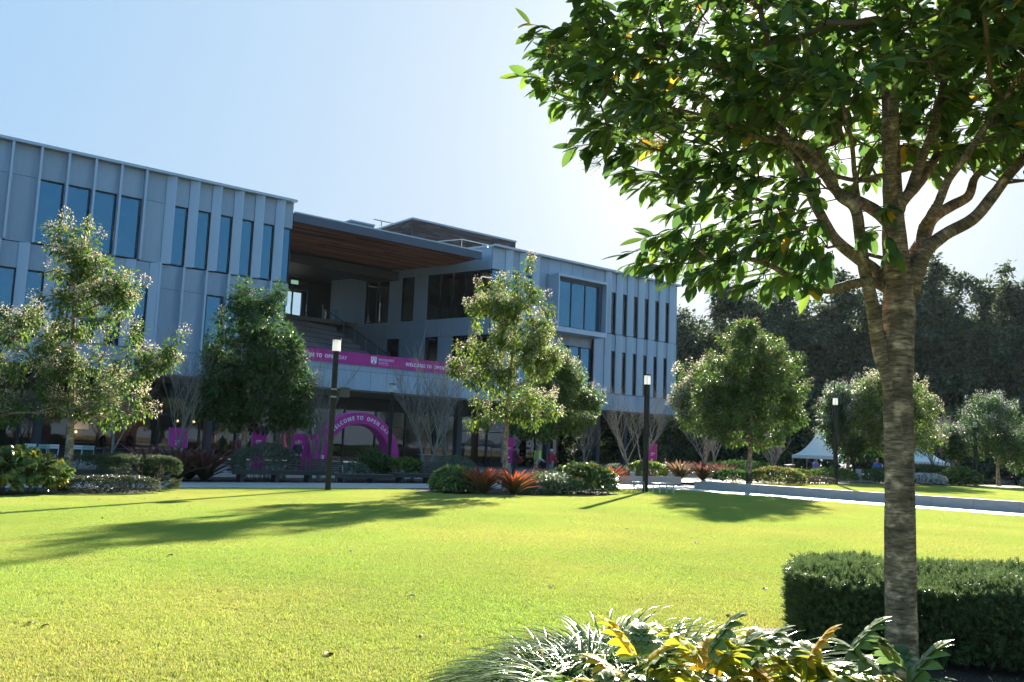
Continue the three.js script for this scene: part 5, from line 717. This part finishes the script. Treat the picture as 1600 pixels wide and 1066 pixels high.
// ---------------------------------------------------------------- the near tree
{
  const r = rng(900), t = thing('shade_tree', 'near tree with smooth banded trunk and large glossy leaves', 'tree', V(2.244, 0, -5.2));
  const Z = (k, s) => Math.sin(k * 2.3 + s) ;
  const limbs = {
    trunk: [[2.242, 0, 0.094], [2.247, 0.391, 0.087], [2.244, 0.97, 0.085], [2.246, 1.688, 0.08], [2.243, 2.056, 0.081], [2.255, 2.432, 0.09], [2.251, 2.659, 0.087], [2.235, 2.889, 0.07], [2.23, 3.082, 0.059], [2.222, 3.395, 0.052], [2.215, 3.793, 0.044], [2.212, 4.157, 0.037], [2.233, 4.652, 0.03], [2.25, 5.2, 0.02]],
    l1: [[2.239, 2.583, 0.033], [2.108, 2.646, 0.03], [1.976, 2.626, 0.028], [1.826, 2.586, 0.026], [1.657, 2.606, 0.024], [1.57, 2.64, 0.022], [1.487, 2.687, 0.015], [1.299, 2.718, 0.013], [1.13, 2.692, 0.009], [1.035, 2.746, 0.007]],
    l2: [[2.231, 2.62, 0.041], [2.127, 2.731, 0.037], [2.034, 2.804, 0.035], [1.933, 2.935, 0.033], [1.858, 3.087, 0.031], [1.809, 3.241, 0.03], [1.752, 3.495, 0.026], [1.637, 3.77, 0.022], [1.52, 4.129, 0.018], [1.3, 4.6, 0.01]],
    l3: [[2.236, 1.82, 0.05], [2.2, 2.05, 0.048], [2.145, 2.25, 0.044], [2.085, 2.5, 0.037], [2.041, 2.728, 0.035], [2.016, 2.919, 0.033], [1.968, 3.072, 0.031], [1.884, 3.147, 0.026], [1.828, 3.262, 0.022], [1.675, 3.413, 0.018], [1.407, 3.462, 0.015], [1.138, 3.55, 0.011], [0.8, 3.62, 0.007]],
    l4: [[2.213, 3.004, 0.037], [2.138, 3.079, 0.037], [2.036, 3.133, 0.033], [1.923, 3.207, 0.031], [1.836, 3.321, 0.03], [1.721, 3.435, 0.026], [1.56, 3.647, 0.022], [1.328, 3.878, 0.018], [1.015, 4.109, 0.015], [0.6, 4.2, 0.008]],
    r1: [[2.283, 2.446, 0.055], [2.345, 2.701, 0.05], [2.4, 2.837, 0.041], [2.508, 2.938, 0.037], [2.642, 3.021, 0.035], [2.759, 3.161, 0.033], [2.838, 3.282, 0.03], [2.917, 3.383, 0.026], [3.016, 3.486, 0.022], [3.174, 3.631, 0.018], [3.5, 3.9, 0.009]],
    r2: [[2.296, 2.661, 0.044], [2.362, 2.817, 0.041], [2.425, 2.935, 0.037], [2.51, 3.074, 0.035], [2.645, 3.169, 0.033], [2.761, 3.24, 0.03], [2.86, 3.401, 0.022], [3.016, 3.506, 0.018], [3.3, 3.6, 0.01]],
    r3: [[2.381, 2.837, 0.03], [2.395, 2.972, 0.03], [2.403, 3.031, 0.03], [2.435, 3.11, 0.026], [2.467, 3.228, 0.022], [2.515, 3.328, 0.022], [2.634, 3.53, 0.018], [2.794, 3.816, 0.015], [2.9, 4.2, 0.008]],
    r4: [[2.252, 3.083, 0.041], [2.303, 3.155, 0.037], [2.368, 3.224, 0.033], [2.457, 3.306, 0.031], [2.547, 3.408, 0.03], [2.634, 3.53, 0.026], [2.793, 3.776, 0.022], [3.033, 4.068, 0.018], [3.3, 4.5, 0.008]],
    r5: [[2.264, 3.123, 0.033], [2.322, 3.203, 0.031], [2.382, 3.362, 0.03], [2.443, 3.562, 0.026], [2.525, 3.886, 0.022], [2.61, 4.255, 0.015], [2.7, 4.8, 0.008]],
    c2: [[2.236, 3.005, 0.037], [2.17, 3.236, 0.033], [2.15, 3.511, 0.03], [2.1, 3.909, 0.026], [2.026, 4.313, 0.018], [1.9, 4.9, 0.009]],
    t1: [[2.166, 2.801, 0.012], [2.015, 2.822, 0.011], [1.902, 2.845, 0.009], [1.808, 2.826, 0.007]], t2: [[2.036, 3.075, 0.015], [1.981, 3.307, 0.015], [1.935, 3.443, 0.013], [1.867, 3.659, 0.011]], t3: [[2.14, 3.262, 0.011], [2.018, 3.281, 0.013], [1.904, 3.312, 0.013]],
  };
  // how each limb leans towards (+) or away from (-) the viewer by its end
  const lean = { l1: 0.25, l2: -0.5, l3: 0.15, l4: -0.2, r1: 0.3, r2: -0.35, r3: 0.5, r4: -0.6, r5: 0.1, c2: 0.7, t1: 0.1, t2: 0.2, t3: -0.1 }, nodes = [];
  for (const [k, L] of Object.entries(limbs)) {
    const curve = new THREE.CatmullRomCurve3(L.map(([x, y], i) => V(x - 2.244, y, (lean[k] ?? 0) * Math.pow(i / (L.length - 1), 1.3) + (k === 'trunk' ? 0 : 0.02 * Z(i, L.length)))), false, 'centripetal'), n = (L.length - 1) * (k === 'trunk' ? 7 : 5), pts = [], rad = [];
    for (let i = 0; i <= n; i++) { const f = i / n, j = Math.min(L.length - 2, Math.floor(f * (L.length - 1))), q = f * (L.length - 1) - j; pts.push(curve.getPoint(f)); let R = lerp(L[j][2], L[j + 1][2], q); if (k === 'trunk') R *= 1 + 0.035 * Math.sin(i * 0.9) * vnoise(i * 0.5, 3, 8); else R *= 1 + 0.06 * (vnoise(i * 0.8, L.length, 5) - 0.5); rad.push(R); }
    const s = new Soup(); s.tube(pts, rad, k === 'trunk' ? 22 : 12); const g = s.geo(); if (k === 'trunk') { const p = g.attributes.position, nn = g.attributes.normal; for (let i = 0; i < p.count; i++) { const a = 0.004 * (fbm(p.getX(i) * 20 + 5, p.getY(i) * 14, 31, 3) - 0.5) * 2; p.setXYZ(i, p.getX(i) + nn.getX(i) * a, p.getY(i), p.getZ(i) + nn.getZ(i) * a); } }
    const uv = g.attributes.uv; for (let i = 0; i < uv.count; i++) uv.setX(i, uv.getX(i) * (k === 'trunk' ? 1 : 0.5));
    part(k === 'trunk' ? 'trunk' : k[0] === 't' ? 'twig' : 'limb', g, barkMat, t);
    pts.forEach((p, i) => { if (k !== 'trunk' ? i > n * 0.25 : p.y > 3.2) nodes.push({ p, up: null, load: 1, cost: k === 'trunk' ? 0.1 : 0, r: rad[i] * 0.7 }); });
  }
  // crown: leafy shoots through overlapping masses (x, y, z, half width, half height, shoots)
  const blobs = [[0.44, 3.96, -5.2, 0.31, 0.37, 34], [0.72, 3.57, -4.9, 0.37, 0.37, 32], [0.86, 4.06, -5.5, 0.44, 0.5, 46], [1.29, 3.76, -4.8, 0.48, 0.5, 50], [1.07, 3.27, -5.2, 0.33, 0.2, 26], [1.49, 3.05, -5.0, 0.41, 0.2, 30], [1.07, 2.79, -5.2, 0.31, 0.15, 17], [1.45, 2.74, -5.1, 0.41, 0.19, 24], [1.78, 2.86, -5.2, 0.2, 0.1, 6], [1.83, 4.06, -5.7, 0.55, 0.6, 130], [1.8, 3.5, -4.7, 0.3, 0.2, 20], [2.37, 4.12, -4.6, 0.55, 0.5, 150], [2.8, 4.06, -5.4, 0.48, 0.55, 140], [2.63, 3.6, -5.2, 0.4, 0.26, 52], [2.9, 3.38, -4.8, 0.34, 0.22, 26], [2.08, 3.0, -5.05, 0.1, 0.12, 3], [1.08, 4.86, -5.2, 0.89, 0.6, 110], [2.07, 5.15, -5.2, 0.96, 0.75, 130], [3.06, 4.85, -4.9, 0.81, 0.75, 110], [3.42, 3.96, -5.2, 0.55, 0.55, 90], [0.5, 4.58, -4.8, 0.44, 0.37, 36], [2.3, 4.0, -6.1, 0.7, 0.5, 90], [1.2, 4.1, -6.0, 0.6, 0.4, 32]];
  const ends = [], d = V(), q = V();
  for (const [x, y, z, rx, ry, n] of blobs) for (let k = 0; k < n; k++) { rdir(r, d); const f = Math.cbrt(r()) ; const p = V(x - 2.244 + d.x * rx * f, y + d.y * ry * f, z + 5.2 + d.z * rx * 1.1 * f); ends.push({ p, key: Math.hypot(p.x, p.z, p.y - 3) + 0.3 * r() }); }
  const live = ends.slice(), ws = new Soup(); wood(ws, nodes, ends, r, 0.0028, 5, 0.42);
  const list = [], dir = V(), out = V(), face = V();
  for (const e of live) {
    out.copy(e.p).sub(q.set(0, 3.3, 0)).normalize(); out.y = out.y * 0.5 - 0.1; out.x += gauss(r) * 0.5; out.z += gauss(r) * 0.5; out.normalize();
    const L = 0.12 + 0.12 * r(), n = 7 + Math.floor(r() * 5), tipP = e.p.clone().addScaledVector(out, L); ws.tube([e.p, e.p.clone().lerp(tipP, 0.5).add(V(0, 0.01, 0)), tipP], [0.0032, 0.0026, 0.0018], 4);
    for (let k = 0; k < n; k++) { const f = Math.pow((k + 0.6) / n, 0.8), a = k * 2.4 + r(); rdir(r, dir); dir.multiplyScalar(0.75).addScaledVector(out, 0.55 + 0.4 * f); dir.y -= 0.28; dir.normalize(); face.set(gauss(r) * 0.45, 1, gauss(r) * 0.45); const c = r(), v = 0.8 + 0.4 * r(); list.push({ p: e.p.clone().addScaledVector(out, L * f), d: dir.clone(), f: face.clone(), s: 0.075 + 0.05 * r(), c: c < 0.012 ? [0.6, 0.36, 0.03] : c < 0.12 ? [0.2 * v, 0.3 * v, 0.04 * v] : c < 0.55 ? [0.105 * v, 0.19 * v, 0.035 * v] : [0.07 * v, 0.14 * v, 0.035 * v], k: Math.floor(r() * 3) }); }
  }
  part('twigs', ws.geo(), twigMat, t);
  // the largest in view are single leaves, the rest one mass
  const eye = V(-2.244, 1.6, 5.2); list.forEach((l) => { const x = l.p.x + 2.244, z = l.p.z - 5.2, inView = x / -z < 0.66 && (l.p.y - 1.6) / -z < 0.52; l.near = l.p.distanceTo(eye) / l.s + (inView ? 0 : 1e4); }); list.sort((a, b) => a.near - b.near);
  const lm = leafMat(0.46, 0.55, 0.28), tone = [[0.2, 0.3, 0.04], [0.105, 0.19, 0.035], [0.07, 0.14, 0.035], [0.6, 0.36, 0.03]], lms = tone.map((c) => leafMat(0.46, 0.55, 0.28, ...c)), geos = TPL.big.map(tplGeo), soup = new Soup();
  list.forEach((l, i) => { if (i < 300) { const m = new THREE.Mesh(geos[l.k], lms[l.c[0] > 0.4 ? 3 : l.c[0] > 0.15 ? 0 : l.c[0] > 0.088 ? 1 : 2]); m.name = 'leaf'; m.castShadow = m.receiveShadow = true; pose(l.p, l.d, l.f, l.s * 1.25, l.s * 1.25, l.s, m.matrix); m.matrix.decompose(m.position, m.quaternion, m.scale); t.add(m); } else soup.add(TPL.big[l.k], pose(l.p, l.d, l.f, l.s * 1.25, l.s * 1.25, l.s), ...l.c); });
  const cr = part('crown', soup.geo(), lm, t); cr.userData.kind = 'stuff';
  // feathery flower heads at the left tips
  const fl = new Soup(); for (const [x, y, z] of [[0.16, 3.82, -5.2], [0.2, 3.95, -5.1], [0.33, 3.66, -5.2], [0.4, 3.55, -5.15], [0.34, 3.45, -5.2], [0.42, 3.3, -5.2], [0.9, 3.9, -4.6], [1.2, 4.05, -4.5], [0.75, 3.35, -4.9], [0.95, 3.5, -4.7], [2.75, 3.7, -4.7]]) { for (let k = 0; k < 130; k++) { rdir(r, d); const p = V(x - 2.244, y, z + 5.2).addScaledVector(d, 0.085 * Math.cbrt(r())); fl.add(TPL.fleck[0], pose(p, rdir(r, dir), rdir(r, face), 0.0075), 0.5, 0.42, 0.26); } for (let k = 0; k < 14; k++) { rdir(r, d); fl.tube([V(x - 2.244 + 0.07, y, z + 5.2), V(x - 2.244, y, z + 5.2).addScaledVector(d, 0.07)], [0.0014, 0.0008], 3, 0.3, 0.28, 0.14); } }
  part('blossoms', fl.geo(), FLOWER, t);
}
// ---------------------------------------------------------------- people by the building
// joints with radii; a smooth union of tapered capsules meshed on a grid, coloured by what covers each place
function person(label, pos, turn, o) {
  const t = thing('person', label, 'person', pos, turn), H = o.h ?? 1.7, k = H / 1.7, step = o.step ?? 0.16, arm = o.arm ?? [V(0.3, 1.05, 0.12), V(0.24, 1.0, 0.34)];
  const J = (x, y, z) => V(x, y, z), B = [];
  const bone = (a, ra, b, rb, c) => B.push([a, ra, b, rb, c]);
  const hipY = 0.92, coat = o.top, leg = o.legs, skin = [0.42, 0.27, 0.2];
  bone(J(0, 0.95, 0), 0.15, J(0, 1.2, 0.0), 0.155, coat); bone(J(0, 1.2, 0), 0.155, J(0, 1.38, 0), 0.13, coat); bone(J(-0.17, 1.38, 0), 0.075, J(0.17, 1.38, 0), 0.075, coat);
  for (const s of [-1, 1]) {
    const f = s * step; bone(J(s * 0.09, hipY, 0), 0.105, J(s * 0.1, 0.5, f * 0.7), 0.07, leg); bone(J(s * 0.1, 0.5, f * 0.7), 0.07, J(s * 0.1, 0.1, f * 0.9 - 0.04), 0.045, leg); bone(J(s * 0.1, 0.05, f * 0.9 - 0.05), 0.045, J(s * 0.11, 0.035, f * 0.9 + 0.13), 0.035, o.shoes ?? [0.03, 0.03, 0.03]);
    const el = V(s * arm[0].x, arm[0].y, arm[0].z), wr = V(s * arm[1].x, arm[1].y, arm[1].z); bone(J(s * 0.2, 1.37, 0), 0.062, el, 0.05, coat); bone(el, 0.05, wr, 0.038, coat); const hd = wr.clone().sub(el).normalize(); bone(wr, 0.034, wr.clone().addScaledVector(hd, 0.09), 0.03, skin);
    for (let q = 0; q < 4; q++) { const b = wr.clone().addScaledVector(hd, 0.08).add(V((q - 1.5) * 0.018, 0, 0)); bone(b, 0.011, b.clone().addScaledVector(hd, 0.07).add(V(0, -0.02, 0)), 0.009, skin); } bone(wr.clone().addScaledVector(hd, 0.03), 0.013, wr.clone().addScaledVector(hd, 0.075).add(V(-s * 0.035, 0, 0.01)), 0.011, skin);
  }
  bone(J(0, 1.42, 0.0), 0.058, J(0, 1.5, 0.02), 0.052, skin); bone(J(0, 1.58, 0.03), 0.082, J(0, 1.65, 0.02), 0.088, skin); bone(J(0, 1.57, 0.1), 0.018, J(0, 1.6, 0.1), 0.012, skin); bone(J(0.0, 1.53, 0.06), 0.045, J(0, 1.53, 0.07), 0.04, skin);
  for (const s of [-1, 1]) bone(J(s * 0.088, 1.6, 0.01), 0.02, J(s * 0.09, 1.625, 0.0), 0.018, skin);
  const N = 64, mc = new MarchingCubes(N, undefined, false, false, 60000), S = 0.95; mc.isolation = 0; const p = V(), ab = V(), ap = V();
  const dist = (p, [a, ra, b, rb]) => { ab.subVectors(b, a); ap.subVectors(p, a); const L = ab.lengthSq(), h = L ? clamp(ap.dot(ab) / L, 0, 1) : 0; return ap.addScaledVector(ab, -h).length() - lerp(ra, rb, h); };
  // the grid is narrow across and tall: x, z span 1 m, y spans 1.9 m
  const sx = 0.5, sy = 0.95, cy = 0.88;
  for (let z = 0; z < N; z++) for (let y = 0; y < N; y++) for (let x = 0; x < N; x++) { p.set(((x - N / 2) / (N / 2)) * sx, ((y - N / 2) / (N / 2)) * sy + cy, ((z - N / 2) / (N / 2)) * sx); let d = 9; for (const b of B) { const e = dist(p, b), m = Math.max(0, 0.03 - Math.abs(d - e)) / 0.03; d = Math.min(d, e) - m * m * 0.03 * 0.25; } mc.field[x + y * N + z * N * N] = -d; }
  mc.update(); const n = mc.count, pos3 = new Float32Array(n * 3), col = new Float32Array(n * 3);
  for (let i = 0; i < n; i++) { p.set(mc.positionArray[i * 3] * sx, mc.positionArray[i * 3 + 1] * sy + cy, mc.positionArray[i * 3 + 2] * sx); let best = 9, c = coat; for (const b of B) { const e = dist(p, b); if (e < best) { best = e; c = b[4]; } } pos3.set([p.x * k, p.y * k, p.z * k], i * 3); col.set(c, i * 3); }
  const g = new THREE.BufferGeometry(); g.setAttribute('position', new THREE.BufferAttribute(pos3, 3)); g.setAttribute('color', new THREE.BufferAttribute(col, 3)); g.setAttribute('uv', new THREE.BufferAttribute(new Float32Array(n * 2), 2)); g.computeVertexNormals();
  part('body', g, new THREE.MeshPhysicalMaterial({ vertexColors: true, roughness: 0.85 }), t);
  const hair = new THREE.SphereGeometry(0.1, 18, 12, 0, 7, 0, 1.75).scale(1, 1.08, 1.08).rotateX(-0.35).translate(0, 1.64, 0.0).scale(k, k, k); part('hair', hair, mat(...(o.hair ?? [0.02, 0.016, 0.014]), 0.6), t);
  const eyes = merge([-1, 1].map((s) => new THREE.SphereGeometry(0.011, 8, 6).translate(s * 0.032, 1.62, 0.105))).scale(k, k, k); part('eyes', eyes, M.black, t);
  if (o.vest) { const v = new THREE.CylinderGeometry(0.185, 0.2, 0.5, 20, 1, true).scale(1.08, 1, 0.95).translate(0, 1.2, 0).scale(k, k, k); part('vest', v, new THREE.MeshPhysicalMaterial({ color: rgb(...o.vest), roughness: 0.7, side: THREE.DoubleSide }), t); const b = new THREE.CylinderGeometry(0.2, 0.201, 0.05, 20, 1, true).scale(1.09, 1, 0.96).translate(0, 1.1, 0).scale(k, k, k); part('reflective_band', b, new THREE.MeshPhysicalMaterial({ color: rgb(0.7, 0.7, 0.7), roughness: 0.4, side: THREE.DoubleSide }), t); }
  if (o.bag) part('bag', new THREE.BoxGeometry(0.28, 0.34, 0.16).translate(0.1, 1.02, 0.3).scale(k, k, k), mat(...o.bag, 0.8), t);
  return t;
}
const dk = [0.03, 0.03, 0.035];
person('person in a maroon hooded jacket holding a red bag near the red plants', P(30.0, 36), TURN + 1.3, { top: [0.12, 0.025, 0.06], legs: dk, arm: [V(0.3, 1.1, 0.12), V(0.14, 1.02, 0.34)], bag: [0.4, 0.03, 0.05], h: 1.72 });
person('person in a bright yellow safety vest standing under the tree', P(33.3, 38), TURN + 0.7, { top: [0.3, 0.38, 0.5], legs: dk, vest: [0.36, 0.9, 0.06], h: 1.8, arm: [V(0.3, 1.08, 0.02), V(0.22, 0.95, 0.26)] });
person('person in a red top walking past right of the yellow vest', P(35.5, 39.3), TURN + 1.8, { top: [0.42, 0.03, 0.05], legs: [0.2, 0.2, 0.24], h: 1.62, hair: [0.5, 0.48, 0.45] });
person('person in a black suit before the magenta panels by the arch', P(21.35, 43.2), TURN, { top: dk, legs: dk, h: 1.6, arm: [V(0.26, 1.1, -0.02), V(0.14, 0.95, 0.16)] });
person('person in a dark red jacket beside the tall totem with the arrow', P(18.6, 44.2), TURN + 0.4, { top: [0.14, 0.03, 0.03], legs: dk, h: 1.75 });
person('person in dark clothes behind the cafe counter at left', P(12.9 * BS, 62.0), TURN, { top: dk, legs: dk, h: 1.72 });
person('person in dark clothes behind the cafe counter beside the bare tree', P(14.3 * BS, 62.0), TURN + 0.3, { top: [0.05, 0.04, 0.04], legs: dk, h: 1.68 });
person('person in a white shirt standing under the white tent', V(23.2, 0, -68.4), 0.4, { top: [0.6, 0.6, 0.66], legs: dk, h: 1.68 });
person('person in a purple top under the white tent', V(22.6, 0, -66.5), 0.2, { top: [0.3, 0.18, 0.5], legs: dk, h: 1.6 });
person('person in a bright blue top behind the planter wall', V(27.3, 0, -67), -0.3, { top: [0.03, 0.14, 0.5], legs: dk, h: 1.8 });
setup(scene);
renderer.setSize(1024, 682);
renderer.render(scene, camera);
